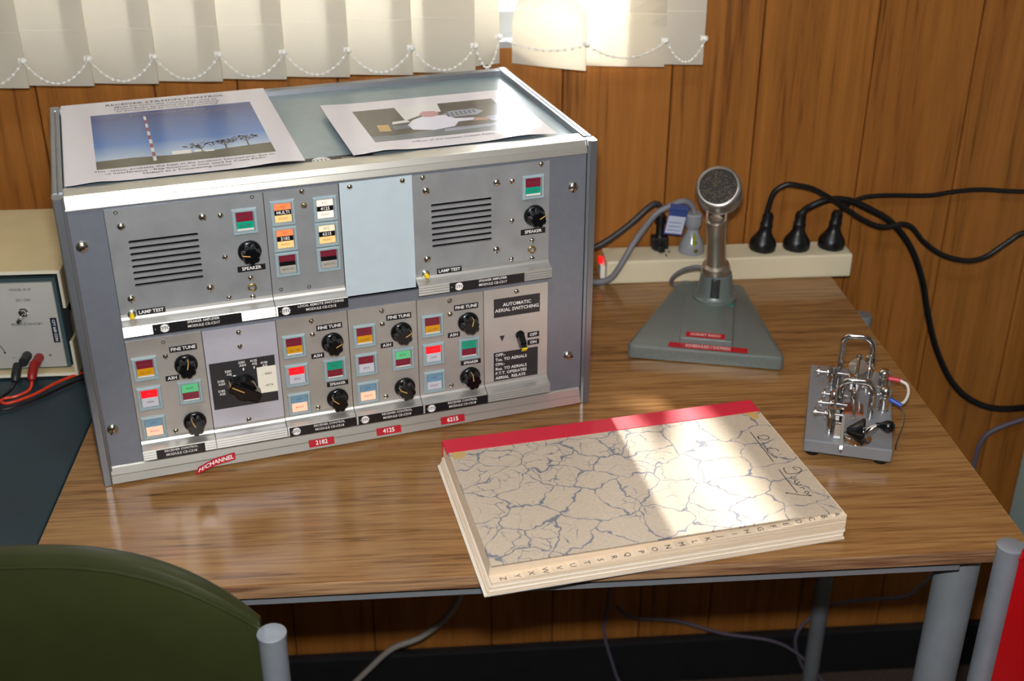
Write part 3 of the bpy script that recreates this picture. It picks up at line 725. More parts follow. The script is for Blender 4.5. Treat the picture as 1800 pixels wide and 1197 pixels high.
b.box(-15.5, -2, -18.6, -18.1, -.45, .45, 1); b.box(-17.3, -16.8, -17, -5, -.5, .5, 1)
so_ = b.build('selector_knob', [M['black'], M['pointer']], o, ((x0+34.2)*.001, .0014, .0888), (0, R(33), 0))
for x, z in ((34.9, 147.5), (34.7, 132.1), (35.2, 48.6)): scr(o, 's', x0+x, z, 1.4)
# automatic aerial switching
x0 = px_(5); o = module('aerial_switching_module', x0, px_(6), 44, 153.5, M['module_silver'], 37.5)
tape(o, '', x0+36.7, 131.5, 51, 21.3, size=3.9, mats=('print_black', 'tape_white'), lines=['AUTOMATIC', 'AERIAL SWITCHING'], th=.35, bold=.02)
tape(o, 'OFF', x0+55.1, 94.7, 13.2, 6.2, size=3.5); tape(o, 'ON', x0+55.1, 85.6, 13.2, 6.2, size=3.5)
b = mm(); b.box(x0+10.6, x0+60.4, 1.5, 1.9, 45.2, 79.2)
for i, s in enumerate(('OFF:-', 'Txs. TO AERIALS', 'ON:-', 'Rxs. TO AERIALS', 'P.T.T. OPERATES', 'AERIAL  RELAYS')): b.text(s, x0+12.4, 1.42, 76.0-i*5.5, 3.5, 1, align='LEFT', bold=.02)
b.build('instruction_plate', [M['print_black'], M['tape_white']], o)
b = mm(); b.prism([(x0+17.4, 98.6), (x0+23, 98.6), (x0+20.2, 91.6)], 1.7, 1.9, 0, 'y'); b.build('arrow_mark', M['print_black'], o)
b = mm(); b.lathe([(5, 0), (5, 1.2), (4, 1.6)], 20, 0)
b.M = Matrix.Rotation(R(34), 4, 'X')
b.prism([(-3.4, -4.2), (3.4, -4.2), (3.4, 4.2), (-3.4, 4.2)], -13, 0, 0, 'y'); b.prism([(-2.9, -2.6), (2.9, -2.6), (2.9, 2.6), (-2.9, 2.6)], -17.5, -13, 0, 'y'); b.box(-2.9, 2.9, -19, -17.5, -2.6, 2.6, 1, .4)
b.M = Matrix.Identity(4)
b.build('toggle_lever', [M['black'], M['yellow']], o, ((x0+40)*.001, .002, .0965))
scr(o, 's', x0+36.1, 148.1)
# red embossed tags on the bottom extrusion and the curling H/CHANNEL tape
bx = bpy.data.objects['bottom_front_extrusion']
for s, x in (('2182', 218.8), ('4125', 290.5), ('6215', 360.8)):
    t_ = tape(bx, s, x, 9.2, 26.5, 8, y=0, size=4.6, mats=('tape_red', 'tape_white')); t_.location.y = -.0003; t_.rotation_euler = (R(-18), 0, 0)
    t_.location.y = -.0018
b = mm(); vs, fs = [], []
for i in range(13):
    u_ = i/12; x = 92+38*u_; lift = max(0, .45-u_)*14; zz = 5.4+5.8*u_
    for s in (0, 1):
        for y_ in (0, .5): vs.append((x-.6*lift*(1-s), -1.5-lift-y_-(.0 if s else 2.2), zz-lift*.12+(-3.6 if s == 0 else 3.6)))
for i in range(12):
    a_ = i*4; fs += [(a_, a_+2, a_+6, a_+4), (a_+1, a_+5, a_+7, a_+3), (a_, a_+4, a_+5, a_+1), (a_+2, a_+3, a_+7, a_+6)]
fs += [(0, 1, 3, 2), (48, 50, 51, 49)]
b.add(vs, fs, 0); gv, gf = glyphs('H/CHANNEL', 'CENTER', .03)
out = []
for gx, gy in gv:
    X = 111+gx*4.4; u_ = (X-92)/38; lift = max(0, .45-u_)*14; Z_ = 5.4+5.8*u_-lift*.12+gy*4.2; s = (gy*4.2+3.6)/7.2
    out.append((X-.6*lift*(1-s), -2.12-lift-2.2*(1-s), Z_))
b.add(out, gf, 1); b.build('channel_tape', [M['tape_red'], M['tape_white']], bx)

# ------------------------------------------------------------------ printed sheets lying on the console
def sheet(name, label, x0, x1, y0, y1, z, fz):
    NX, NY = 20, 16; b = mm(); vs, fs = [], []
    for s in (0, .25):
        for i in range(NX+1):
            for j in range(NY+1):
                x = x0+(x1-x0)*i/NX; y = y0+(y1-y0)*j/NY; vs.append((x, y, z+fz(x, y)+s))
    n = (NX+1)*(NY+1); id_ = lambda i, j, s: s*n+i*(NY+1)+j
    for i in range(NX):
        for j in range(NY):
            fs.append((id_(i, j, 1), id_(i+1, j, 1), id_(i+1, j+1, 1), id_(i, j+1, 1))); fs.append((id_(i, j, 0), id_(i, j+1, 0), id_(i+1, j+1, 0), id_(i+1, j, 0)))
    for i in range(NX): fs += [(id_(i, 0, 0), id_(i+1, 0, 0), id_(i+1, 0, 1), id_(i, 0, 1)), (id_(i, NY, 0), id_(i, NY, 1), id_(i+1, NY, 1), id_(i+1, NY, 0))]
    for j in range(NY): fs += [(id_(0, j, 0), id_(0, j, 1), id_(0, j+1, 1), id_(0, j+1, 0)), (id_(NX, j, 0), id_(NX, j+1, 0), id_(NX, j+1, 1), id_(NX, j, 1))]
    b.add(vs, fs, 0, True); o = b.build(name, M['paper'], None, (0, 0, 0), (0, 0, TH)); tag(o, label, 'printed sheet', 'laminated sheets on the console'); return o
class Flat:
    """thin printed layers following the sheet's surface"""
    def __init__(self, z, fz): self.b = mm(); self.z = z; self.fz = fz
    def poly(self, pts, m, h=.3): self.b.add([(x, y, self.z+self.fz(x, y)+h) for x, y in pts], [list(range(len(pts)))], m)
    def rect(self, x0, x1, y0, y1, m, h=.3, n=10):
        for i in range(n):
            for j in range(n):
                a0, a1, c0, c1 = x0+(x1-x0)*i/n, x0+(x1-x0)*(i+1)/n, y0+(y1-y0)*j/n, y0+(y1-y0)*(j+1)/n
                self.poly([(a0, c0), (a1, c0), (a1, c1), (a0, c1)], m, h)
    def text(self, s, x, y, size, m, h=.36, sq=1., bold=.015):
        gv, gf = glyphs(s, 'CENTER', bold); self.b.add([(x+a*size*sq, y+c*size, self.z+self.fz(x+a*size*sq, y+c*size)+h) for a, c in gv], gf, m)
f1 = lambda x, y: 1.2+1.6*math.exp(-((x-40)/14)**2-((y-28)/22)**2)+1.8*math.exp(-((x-205)/22)**2-((y-28)/22)**2)
s1 = sheet('printed_sheet', 'white laminated sheet with a mast against blue sky, lying on the console', 12, 230, 28, 292, RH, f1)
F = Flat(RH, f1)
F.rect(41, 208, 64, 243, 0, .3, 12)
F.rect(41, 208, 64, 84, 1, .34, 6); F.poly([(41, 84), (41, 88), (75, 90), (110, 86), (150, 88), (208, 92), (208, 84)], 1, .35)
F.poly([(150, 88), (208, 91), (208, 95), (180, 92)], 2, .36)
for i in range(11):
    y0 = 74+i*13.6; w_ = 3.1-i*.06; F.poly([(95-w_/2, y0), (95+w_/2, y0), (95+w_/2, y0+13.6), (95-w_/2, y0+13.6)], 4 if i % 2 else 3, .42)
F.rect(112, 130, 86, 97, 3, .42, 2); F.rect(133, 140, 88, 94, 3, .42, 1); F.rect(143, 152, 86, 91, 3, .42, 1)
for tx, ty, r_ in ((140, 108, 17), (164, 112, 12), (186, 119, 14)):
    for k in range(60):
        a_ = random.uniform(0, 2*PI); d_ = r_*math.sqrt(random.random()); cx, cy = tx+d_*math.cos(a_), ty+d_*.55*math.sin(a_); q = random.uniform(.5, 2.2)
        F.poly([(cx-q, cy), (cx, cy-q*.8), (cx+q, cy), (cx, cy+q*.8)], 2, .40)
    F.poly([(tx-1, 86), (tx+1, 86), (tx+.6, ty), (tx-.6, ty)], 2, .41); F.poly([(tx, ty-12), (tx+1, ty-12), (tx+6, ty), (tx+5, ty)], 2, .41); F.poly([(tx, ty-12), (tx-1, ty-12), (tx-7, ty), (tx-6, ty)], 2, .41)
F.b.build('printed_picture', [M['sky_print'], M['pr_ground'], M['pr_tree'], M['pr_white'], M['pr_red']], s1)
def line(par, fz, s, x, y, size, m, **kw):
    F = Flat(RH, fz); F.text(s, x, y, size, 0, **kw); F.b.build('printed_line', M[m], par)
for s, y, sz in (('RECEIVER STATION CONTROL', 277, 7), ('Made for OTC, this console was used by', 267, 5), ('Hobart Radio to control the HF receiving', 258.5, 5), ('Its function was to control the receiving', 250.5, 5)): line(s1, f1, s, 121, y, sz, 'ink', sq=.95)
for s, y in (('This station, probably the best in the southern hemisphere, due to', 57), ('its interference - free location, is now used by Coast Radio', 49), ('Hobart as a Transceiving station', 41)): line(s1, f1, s, 122, y, 4.9, 'ink', sq=.92)
line(s1, f1, 'Receiver station from North Bruny', 120, 232, 4, 'pr_gold', h=.45); line(s1, f1, 'Coast Radio Hobart', 160, 222, 4, 'pr_gold', h=.45)
f2 = lambda x, y: 1.2+2.2*math.exp(-((x-310)/18)**2-((y-28)/20)**2)+2.4*math.exp(-((x-450)/24)**2-((y-28)/18)**2)+1.5*math.exp(-((x-277)/20)**2-((y-199)/30)**2)
s2 = sheet('printed_sheet', 'white laminated sheet with a photograph of an operator, at the right of the console top', 277, 487, 29, 199, RH, f2)
F = Flat(RH, f2); F.rect(306, 462, 60, 169, 0, .3, 10)
F.poly([(352, 120), (352, 169), (400, 169), (396, 140), (372, 134)], 1, .33)                      # bright window
F.poly([(306, 60), (462, 60), (462, 74), (395, 84), (330, 76), (306, 80)], 2, .33)               # floor
F.poly([(352, 88), (372, 80), (396, 86), (404, 100), (424, 101), (424, 108), (404, 112), (396, 126), (376, 130), (360, 120), (350, 104)], 3, .36)   # white shirt
F.poly([(374, 126), (384, 124), (392, 132), (390, 144), (378, 146), (371, 138)], 4, .37)       # head
F.poly([(392, 116), (430, 118), (440, 128), (432, 140), (404, 138), (394, 128)], 5, .35); F.poly([(418, 98), (436, 96), (440, 104), (424, 108)], 7, .38)
for k in range(7): F.poly([(398+k*5, 119+k), (401+k*5, 119+k), (402+k*5, 134+k*.5), (399+k*5, 134+k*.5)], 2, .37)
F.poly([(438, 92), (462, 92), (462, 112), (436, 108)], 5, .35); F.poly([(380, 70), (440, 76), (440, 84), (384, 80)], 5, .36)
F.poly([(318, 92), (330, 90), (332, 112), (320, 114)], 6, .36); F.poly([(334, 92), (352, 94), (350, 108), (334, 106)], 2, .36); F.poly([(336, 112), (356, 114), (354, 122), (338, 120)], 1, .36)
F.poly([(402, 150), (462, 152), (462, 169), (402, 169)], 0, .36)
F.b.build('printed_picture', [M['pr_brown'], M['pr_white'], M['pr_steel'], M['pr_shirt'], M['pr_pink'], M['pr_grey'], M['pr_yellow'], M['pr_skin']], s2)
line(s2, f2, 'Officer at the console, Hobart Radio', 384, 50, 4.2, 'ink')

# ------------------------------------------------------------------ diary
DYAW = R(9.7); DW, DD = .333, .208
di = thing('diary', 'thick index book with marbled buff cover and red cloth spine', 'book', (.3386, .0105, 0), DYAW)
b = MB(); b.box(-.007, DW+.004, -DD-.004, .001, 0, .0022, 0, .0006); b.build('back_cover', M['page_pale'], di)
z = .0022; N1 = 9
for k in range(N1):                       # lower gatherings, slightly sheared to the left
    t = .0128/N1; sh = -.0055*(1-k/N1); j = random.uniform(-.0009, .0009)
    b = MB(); b.box(sh+j, DW+sh*.4+.003+random.uniform(-.0012, .0012), -DD-.0055+random.uniform(-.0008, .0004), -.0005, z, z+t-.00012, 0, .0003)
    b.build('page_gathering', M['page'] if k % 3 else M['page_pale'], di); z += t
LET = 'ABCDEFGHIJKLMNOPQRSTUVWXYZ'; NL = len(LET); dz = (.0286-z)/NL; tw = (DW-.004)/NL; zb = z
for k in range(NL-1, -1, -1):             # stepped index leaves, Z lowest and A on top
    xk = DW-(k+1)*tw; f0 = -DD-.0055; f1_ = -DD+.0045; sh = -.001*k/NL
    b = MB(); e = random.uniform(-.0004, .0004)
    poly = [(sh, -.0005), (sh, f1_), (xk, f1_), (xk+.0008, f0+e), (DW+.002+e, f0+e), (DW+.002+e, -.0005)] if k < NL-1 else [(sh, -.0005), (sh, f0), (DW+.002, f0), (DW+.002, -.0005)]
    b.prism(poly, z, z+dz-.00006, 0)
    b.text(LET[k], xk+tw*.5, (f0+f1_)/2-.001, z+dz+.00005, .0058, 1, 'z', rot=R(-90))
    b.build('index_leaf', [M['page'], M['ink']], di); z += dz
cov = MB(); cov.box(0, DW, -DD, -.004, .0287, .0306, 0, .0005); cov = cov.build('front_cover', M['marble'], di)
b = MB(); b.box(-.0015, DW+.001, -.0235, .001, .0288, .0311, 0, .0006); b.box(-.0015, DW+.001, -.0012, .0014, .0008, .030, 0, .0006); b.build('spine_cloth', M['red_cloth'], di)
for poly in ([(.002, -.0235), (.017, -.0235), (.015, -.034), (.004, -.037)], [(DW-.017, -.022), (DW-.003, -.022), (DW-.005, -.036), (DW-.012, -.038)]):
    b = MB(); b.prism(poly, .0306, .03075); b.build('repair_tape', M['tape_yellow'], cov)
STROKES = [[(310.5, -68.3), (314.5, -67.2), (319.6, -68.5), (321.4, -72.1), (319.0, -75.0), (314.4, -75.0), (311.4, -71.6), (310.5, -68.3), (310.1, -73.4)], [(311.2, -75.3), (311.2, -76.3)], [(311.6, -79.8), (311.4, -82.9)], [(310.0, -87.2), (310.3, -88.0)], [(319.8, -99.0), (319.1, -94.5), (314.9, -91.4), (311.0, -91.2), (308.8, -95.3), (309.1, -100.3), (309.9, -104.4), (311.7, -109.2), (313.2, -108.2), (311.6, -105.8)], [(318.5, -103.8), (318.8, -105.1)], [(312.6, -127.4), (310.8, -128.8), (310.0, -135.3), (310.8, -138.2), (314.7, -139.2), (321.4, -139.0), (326.3, -135.6), (326.2, -131.3), (321.9, -128.8), (320.1, -130.2), (321.9, -134.5)], [(311.7, -143.2), (310.7, -146.5), (312.6, -148.0), (315.0, -146.8)], [(316.2, -149.8), (312.5, -150.7), (310.4, -153.9), (311.6, -156.0), (316.1, -153.4), (311.1, -156.8), (312.8, -159.1), (315.5, -157.9)], [(311.4, -163.2), (314.8, -162.7), (314.0, -166.6)], [(311.3, -172.1), (315.2, -169.5), (316.0, -172.4), (312.9, -174.3), (316.5, -177.9), (304.9, -173.2), (294.9, -167.2), (296.1, -169.2)], [(307.1, -58.1), (306.8, -86.7), (306.2, -115.2)], [(305.6, -129.4), (305.3, -149.9), (305.5, -169.8)]]
b = mm()
for st in STROKES:
    P = cat_rom([(x, y-1.5, 30.72) for x, y in st], 4) if len(st) > 2 else [Vector((x, y-1.5, 30.72)) for x, y in st]
    vs, fs = [], []
    for i, p in enumerate(P):
        t = (P[min(i+1, len(P)-1)]-P[max(i-1, 0)]).normalized(); n = Vector((-t.y, t.x, 0))*.46
        vs += [tuple(p+n), tuple(p-n)]
    b.add(vs, [(2*i, 2*i+1, 2*i+3, 2*i+2) for i in range(len(P)-1)], 0)
b.build('handwritten_title', M['ink'], cov)

# ------------------------------------------------------------------ desk microphone
MY = R(-14.6)
mi = thing('desk_microphone', 'silver microphone on a grey green wedge base with red label tapes', 'microphone', (.6505, .208, 0), MY)
def rounded(poly, r, n=5):
    out = []; N = len(poly)
    for i in range(N):
        p = Vector(poly[i]); a = (Vector(poly[i-1])-p).normalized(); c = (Vector(poly[(i+1) % N])-p).normalized()
        for k in range(n+1):
            t = k/n; q0 = p+a*r; q1 = p+c*r; out.append(tuple((1-t)**2*q0+2*t*(1-t)*p+t*t*q1))
    return out
def plate(b, poly, z0, z1, bev, m=0):
    """polygon plate with a rounded upper edge"""
    c = sum((Vector(p) for p in poly), Vector((0, 0)))/len(poly); n = len(poly); rings = []
    for ins, z in ((0, z0), (0, z1-bev), (bev*.3, z1-bev*.3), (bev, z1)):
        rings.append([(*(Vector(p)+(c-Vector(p)).normalized()*ins), z) for p in poly])
    vs = [p for r in rings for p in r]
    b.add(vs, [(i*n+k, i*n+(k+1) % n, (i+1)*n+(k+1) % n, (i+1)*n+k) for i in range(3) for k in range(n)], m, True)
    b.add(rings[0], [list(range(n))[::-1]], m); b.add(rings[3], [list(range(n))], m)
b = MB(); plate(b, rounded([(-.0925, -.003), (.0925, -.003), (.040, .196), (-.040, .196)], .008), .0015, .0185, .005); base = b.build('base', M['hammer'], mi)
b = MB(); plate(b, rounded([(-.031, .013), (.031, .013), (.031, .176), (-.031, .176)], .002), .0185, .0255, .002); b.build('plinth', M['hammer'], mi)
def flat_tape(parent, s, x, y, z, w, h, rot, mats, size, sq=1.):
    b = mm(); b.box(-w/2, w/2, -h/2, h/2, 0, .4, 0, .1); b.text(s, 0, 0, .45, size, 1, 'z', bold=.03, squash=sq); b.build('embossed_label', [M[k] for k in mats], parent, (x, y, z), (0, 0, rot))
flat_tape(mi, 'HOBART RADIO', -.001, .0225, .0255, 46, 13, 0, ('tape_red', 'tape_pink'), 7, .5)
flat_tape(mi, 'SCHEDULED / DISTRESS', .003, .0052, .0185, 92, 12, R(-.8), ('tape_red', 'tape_pink'), 7, .52)
# column housing with a slot, stem, swivel and head
HX, HY = .006, .133
b = MB(); b.lathe([(.0275, .0255), (.0275, .028), (.0245, .0295), (.0225, .034), (.0198, .056), (.0190, .060), (.0150, .061)], 28, 0, ax='z', at=(HX, HY, 0))
b.box(HX-.0055, HX+.0055, HY-.0245, HY-.010, .034, .058, 1, .001); b.build('column_housing', [M['hammer'], M['grey_plastic']], mi)
s0 = Vector((HX-.001, HY, .058)); s1_ = Vector((HX-.0058, HY-.020, .139))
def along(b, p, q, prof, n=28, m=0, cap=True):
    d = (q-p); L_ = d.length; b.M = Matrix.Translation(p) @ d.to_track_quat('Z', 'Y').to_matrix().to_4x4(); b.lathe([(r, h*L_) for r, h in prof], n, m, ax='z', cap=cap); b.M = Matrix.Identity(4)
b = MB(); along(b, s0, s1_, [(.0150, .0), (.0178, .03), (.0184, .10), (.0165, .17), (.0122, .20), (.0120, .70), (.0127, .72), (.0127, .98), (.0105, 1.0)]); b.build('stem', M['satin'], mi)
hc = Vector((HX-.0066, HY-.025, .182)); hd = Vector((-.20-.0, -1.36, .0)).normalized(); hd = (hd*math.cos(R(41))+Vector((0, 0, 1))*math.sin(R(41)))
hback = hc-hd*.040
b = MB(); p1 = s1_+Vector((0, .002, -.002)); b.tube([p1, p1.lerp(hback, .5)+Vector((0, .004, .0)), hback+hd*.006], .0092, 14)
for s in (-1, 1): b.box(p1.x+s*.0112-.0018, p1.x+s*.0112+.0018, p1.y-.006, p1.y+.006, p1.z-.004, p1.z+.013, 0, .001)
b.build('swivel', M['satin'], mi)
b = MB(); along(b, hback, hc, [(.010, -.05), (.018, .02), (.0235, .12), (.0258, .25), (.0268, .28), (.0268, .36), (.0258, .38), (.0268, .55), (.0272, .9), (.0265, .97), (.0250, 1.0), (.0225, 1.0), (.0222, .90)], 40, cap=False); head = b.build('head', M['mic_head'], mi)
q = hd.to_track_quat('Z', 'Y').to_matrix().to_4x4()
b = MB(); b.M = Matrix.Translation(hc-hd*.0035) @ q; b.lathe([(.0222, -.001), (.0222, .0), (.012, .0012), (.0, .0018)], 36, 0, ax='z', cap=False)
for i in range(-12, 13):                  # woven gauze
    for j in range(-12, 13):
        x, y = i*.0017+(.00085 if j % 2 else 0), j*.0016
        if x*x+y*y < .0205**2: zz = .0004+.0015*(1-(x*x+y*y)/.0222**2); b.box(x-.00042, x+.00042, y-.00036, y+.00036, zz, zz+.0006, 1 if random.random() < .3 else 0)
b.M = Matrix.Identity(4); b.build('gauze', [M['mesh'], M['gold']], mi)
b = MB(); b.M = Matrix.Translation(hc-hd*.001) @ q; b.tube([(.0236*math.cos(a_*PI/20), .0236*math.sin(a_*PI/20), 0) for a_ in range(40)], .0013, 6, 0, True); b.M = Matrix.Identity(4); b.build('rim', M['satin'], head)
b = MB(); b.tube(cat_rom([(.0, .150, .056), (-.020, .162, .052), (-.038, .178, .038), (-.050, .194, .020), (-.050, .204, .006), (-.030, .206, .003), (.03, .206, .003)], 6), .0028, 8); b.build('cable', M['cable_grey'], mi)
b = MB(); b.tube(cat_rom([(.016, .128, .0262), (.024, .118, .0262), (.029, .108, .0262)], 4), .0012, 6); b.build('paint_mark', M['l_green'], mi)

# ------------------------------------------------------------------ power board, plugs and cables
BY0, BY1, BZ = .437, .486, .033
pb = thing('power_board', 'long cream power board lying along the wall behind the microphone', 'power board', (.735, .46, 0))
b = MB(); b.box(.567-.735, .902-.735, BY0-.46, BY1-.46, 0, BZ, 0, .003); b.build('body', M['board'], pb)
b = MB(); b.box(-.1745, -.168, -.012, .012, .004, .022, 0, .001); b.build('end_cap', M['white_plastic'], pb)
b = MB(); b.box(-.1755, -.1700, -.004, .006, .022, .030, 0, .001); b.build('rocker_switch', M['l_redlit'], pb)
for x in (-.085, -.05, .05, .096, .143):
    b = MB(); b.M = Matrix.Translation((x, 0, BZ-.0004))
    for ang, dx, dy in ((30, -.006, .004), (-30, .006, .004), (0, 0, -.007)):
        c_, s_ = math.cos(R(ang)), math.sin(R(ang)); hw, hl = .0009, .0035
        b.prism([(dx+u_*c_-v_*s_, dy+u_*s_+v_*c_) for u_, v_ in ((-hw, -hl), (hw, -hl), (hw, hl), (-hw, hl))], 0, .0006)
    b.M = Matrix.Identity(4); b.build('outlet_slots', M['hole'], pb)
def cable(pts, r, name, m, parent=None, k=6, n=10):
    b = MB(); b.tube(cat_rom(pts, k), r, n); return b.build(name, m, parent)
PLUGP = [(.0172, .0), (.0182, .002), (.0182, .009), (.0165, .014), (.0115, .021), (.0085, .027), (.0080, .034), (.0088, .036), (.0072, .038), (.0066, .048), (.0060, .052)]
def plug(label, x, y, prof, m, pts, r, cm, lean=0., kind='round'):
    t = thing('power_plug', label, 'plug', (x, y, BZ), 0, 'mains plugs in the power board')
    b = MB(); b.M = Matrix.Rotation(lean, 4, 'Y'); b.lathe(prof, 26, 0, ax='z')
    if m is M['rubber']:
        for k in range(5): b.lathe([(.0071, .0), (.0078, .0007), (.0071, .0014)], 14, 0, ax='z', at=(0, 0, .038+k*.0024), cap=False)
        b.box(-.0045, .0045, -.0188, -.015, .003, .012, 0, .001)
    b.M = Matrix.Identity(4); b.build('plug_body', m, t)
    b = MB(); b.tube(cat_rom([(p[0]-x, p[1]-y, p[2]-BZ) for p in pts], 6), r, 10); b.build('cable', cm, t); return t
py_ = .4645
A = [(.825, .1241), (.8451, .1185), (.873, .1025), (.8944, .0882), (.9161, .0738), (.9408, .0626), (.9607, .063), (.9737, .0651), (.9879, .0594), (1.0079, .0377), (1.0382, .0171), (1.0738, .0077), (1.1001, .0133), (1.1269, .0338), (1.1539, .0489), (1.25, .06), (1.40, .03)]
plug('black plug nearest the microphone, with cable arching up', .7836, py_, PLUGP, M['rubber'], [(.786, py_, .08), (.7868, py_, .092), (.792, .463, .1143), (.807, .461, .1258)]+[(x, .460, z) for i, (x, z) in enumerate(A)], .0037, M['rubber'], R(5))
Bc = [(.8451, .0897), (.8701, .0992), (.8999, .0966), (.9279, .0838), (.9567, .0673), (.9799, .0456), (1.0011, .0166), (1.0216, -.0275), (1.0392, -.084), (1.0602, -.1384), (1.0903, -.191), (1.125, -.2248), (1.1721, -.2433), (1.25, -.2463)]
plug('black plug in the middle of the three, with thick drooping cable', .8308, py_, PLUGP, M['rubber'], [(.832, py_, .075), (.8345, .465, .084)]+[(x, .470+.006*min(1, i/6) if i < 13 else .484, z) for i, (x, z) in enumerate(Bc)], .0048, M['rubber'], R(2))
Cc = [(.8963, .0862), (.9214, .0958), (.9541, .0982), (1.0139, .0965), (1.0465, .1007), (1.086, .1029), (1.1464, .0984), (1.25, .099), (1.40, .095)]
plug('black plug at the right end of the power board', .8791, py_, PLUGP, M['rubber'], [(.8805, py_, .068), (.886, .468, .078)]+[(x, .483 if i else .477, z) for i, (x, z) in enumerate(Cc)], .0032, M['rubber'], R(4))
CLEARP = [(.0168, .0), (.0175, .002), (.0170, .010), (.0140, .018), (.0095, .027), (.0080, .034), (.0110, .038), (.0118, .044), (.0118, .054), (.0095, .056)]
cp = plug('cloudy grey plug with blue test tag on its grey cable', .6860, .463, CLEARP, M['clear'], [(.686, .463, .085), (.684, .463, .097), (.672, .463, .106), (.65, .461, .099), (.632, .459, .088), (.603, .438, .060), (.586, .429, .034), (.572, .427, .014), (.556, .430, .007), (.53, .436, .006)], .0042, M['cable_grey'])
b = MB(); b.box(-.002, .002, -.0155, -.011, .006, .030, 0, .001); b.build('earth_wire', M['earth'], cp)
b = MB(); b.lathe([(.002, 0), (.003, .001), (.0, .002)], 10, 0, ax='-y', at=(.002, -.0165, .008), cap=False); b.lathe([(.002, 0), (.003, .001), (.0, .002)], 10, 0, ax='-y', at=(.001, -.013, .018), cap=False); b.build('terminal', M['brass'], cp)
b = MB(); b.M = Matrix.Translation((-.0255, -.012, .052)) @ Matrix.Rotation(R(8), 4, 'Y') @ Matrix.Rotation(R(10), 4, 'X')
b.box(-.0125, .0125, -.0004, .0004, -.024, .019, 0, .0003); b.box(-.0115, .0115, -.0007, -.0004, -.0215, .005, 1); b.box(-.0120, .0120, -.0055, .0055, .0170, .0205, 0, .001)
for k in range(3): b.box(-.009, .008, -.00085, -.0007, -.017+k*.006, -.0162+k*.006, 0)
b.M = Matrix.Identity(4); b.build('test_tag', [M['blue_tag'], M['tag_white']], cp)
BLKP = [(.008, .0), (.0088, .003), (.0088, .014), (.0070, .020), (.0055, .024), (.0055, .044), (.0045, .047)]
bp_ = plug('small flat black plug left of the blue test tag', .6440, .474, BLKP, M['rubber'], [(.644, .474, .078), (.643, .474, .092), (.636, .472, .100), (.624, .468, .095), (.5946, .46, .072), (.557, .452, .050), (.52, .45, .04)], .0042, M['cable_dark'])
b = MB(); b.box(-.0115, .0115, -.008, .008, .003, .020, 0, .002); b.build('plug_shell', M['rubber'], bp_)
# loose cables
def loose(pts, r, m, label, cat='cable'):
    o = cable(pts, r, 'cable', M[m]); tag(o, label, cat); return o
loose([(1.219, .484, -.2688), (1.182, .485, -.2842), (1.1636, .487, -.3045), (1.159, .488, -.3485), (1.157, .488, -.5), (1.157, .48, -.66)], .0036, 'cable_mauve', 'thin mauve grey cable running down the wall right of the table')
loose([(.3721, .42, -.44), (.3621, .42, -.4976), (.3397, .42, -.5398), (.2997, .42, -.576), (.2554, .42, -.5955), (.2187, .42, -.6328), (.18, .42, -.68), (.15, .40, -.73), (.10, .36, -.745)], .0046, 'cable_pale', 'pale grey cable hanging under the table beside the olive chair')
loose([(.598, .47, -.52), (.5949, .47, -.5789), (.5911, .47, -.6272), (.6053, .47, -.6874), (.6212, .465, -.7336), (.65, .45, -.7465)], .0027, 'cable_mauve', 'thin grey cable dropping straight to the floor under the table')
loose([(.6105, .475, -.5822), (.6343, .475, -.6044), (.7086, .475, -.6175), (.7847, .47, -.6437), (.8707, .462, -.6601), (.922, .458, -.6974), (.96, .445, -.744)], .0027, 'cable_mauve', 'thin grey cable sagging along the wall above the skirting')
loose([(1.1257, .478, -.545), (1.1057, .475, -.5699), (1.0789, .475, -.5914), (1.0135, .475, -.5942), (.9536, .473, -.6019), (.9154, .47, -.637), (.9079, .47, -.6722), (.9248, .47, -.722), (.94, .46, -.7455)], .0027, 'cable_mauve', 'thin grey cable looping behind the slim right table leg')

# ------------------------------------------------------------------ bench power supply on the desk, with its leads
ps = thing('power_supply', 'cream cased bench power supply with grey meter panel on the desk', 'power supply', (-.25, .33, -.001))
def pp(name, b, m, par=None): return b.build(name, m, par or ps, (.25, -.33, .001) if par is None else None)
X0, X1, PZ = -.50, -.0776, .134
b = MB(); b.box(X0, X1, .234, .426, PZ-.003, PZ, 0, .0012); b.box(X0, X1, .234, .426, .002, .005, 0, .001); b.box(X0, X0+.003, .234, .426, .005, PZ-.003)
b.box(X1-.003, X1, .234, .426, .088, PZ-.002); b.box(X1-.003, X1, .234, .426, .004, .046); b.box(X1-.003, X1, .262, .426, .046, .088); b.box(X0, X1, .423, .426, .004, PZ-.002)
pp('case', b, M['cream'])
b = MB(); b.box(X0, X1, .2315, .234, PZ-.0035, PZ-.0002, 0, .0006); b.box(X0, X1, .2315, .234, .0018, .0052, 0, .0006); b.box(X1-.0034, X1, .2315, .234, .088, PZ-.002, 0, .0006); b.box(X1-.0034, X1, .2315, .234, .004, .046, 0, .0006)
pp('edge_trim', b, M['cream_edge'])
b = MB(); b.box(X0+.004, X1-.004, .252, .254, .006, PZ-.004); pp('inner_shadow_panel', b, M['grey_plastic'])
b = MB(); b.box(X0+.008, -.0880, .244, .2515, .0065, .1205, 0, .001); pp('panel_surround', b, M['teal_trim'])
b = MB(); b.box(X0+.012, -.0915, .2405, .2445, .0095, .1165, 0, .0006)
b.text('MODEL IP-27', -.127, .2403, .1085, .0030, 1); b.text('DC ON', -.126, .2403, .0955, .0034, 1); b.text('RESET-STANDBY', -.127, .2403, .0655, .0034, 1)
b.text('-', -.149, .2403, .024, .006, 1); b.text('+', -.108, .2403, .0245, .006, 1)
b.tube(cat_rom([(-.19, .2403, .062), (-.172, .2403, .053), (-.161, .2403, .038), (-.158, .2403, .031)], 5), .0004, 4, 1); b.lathe([(.0011, 0), (.0011, .0003)], 10, 1, at=(-.158, .2403, .030))
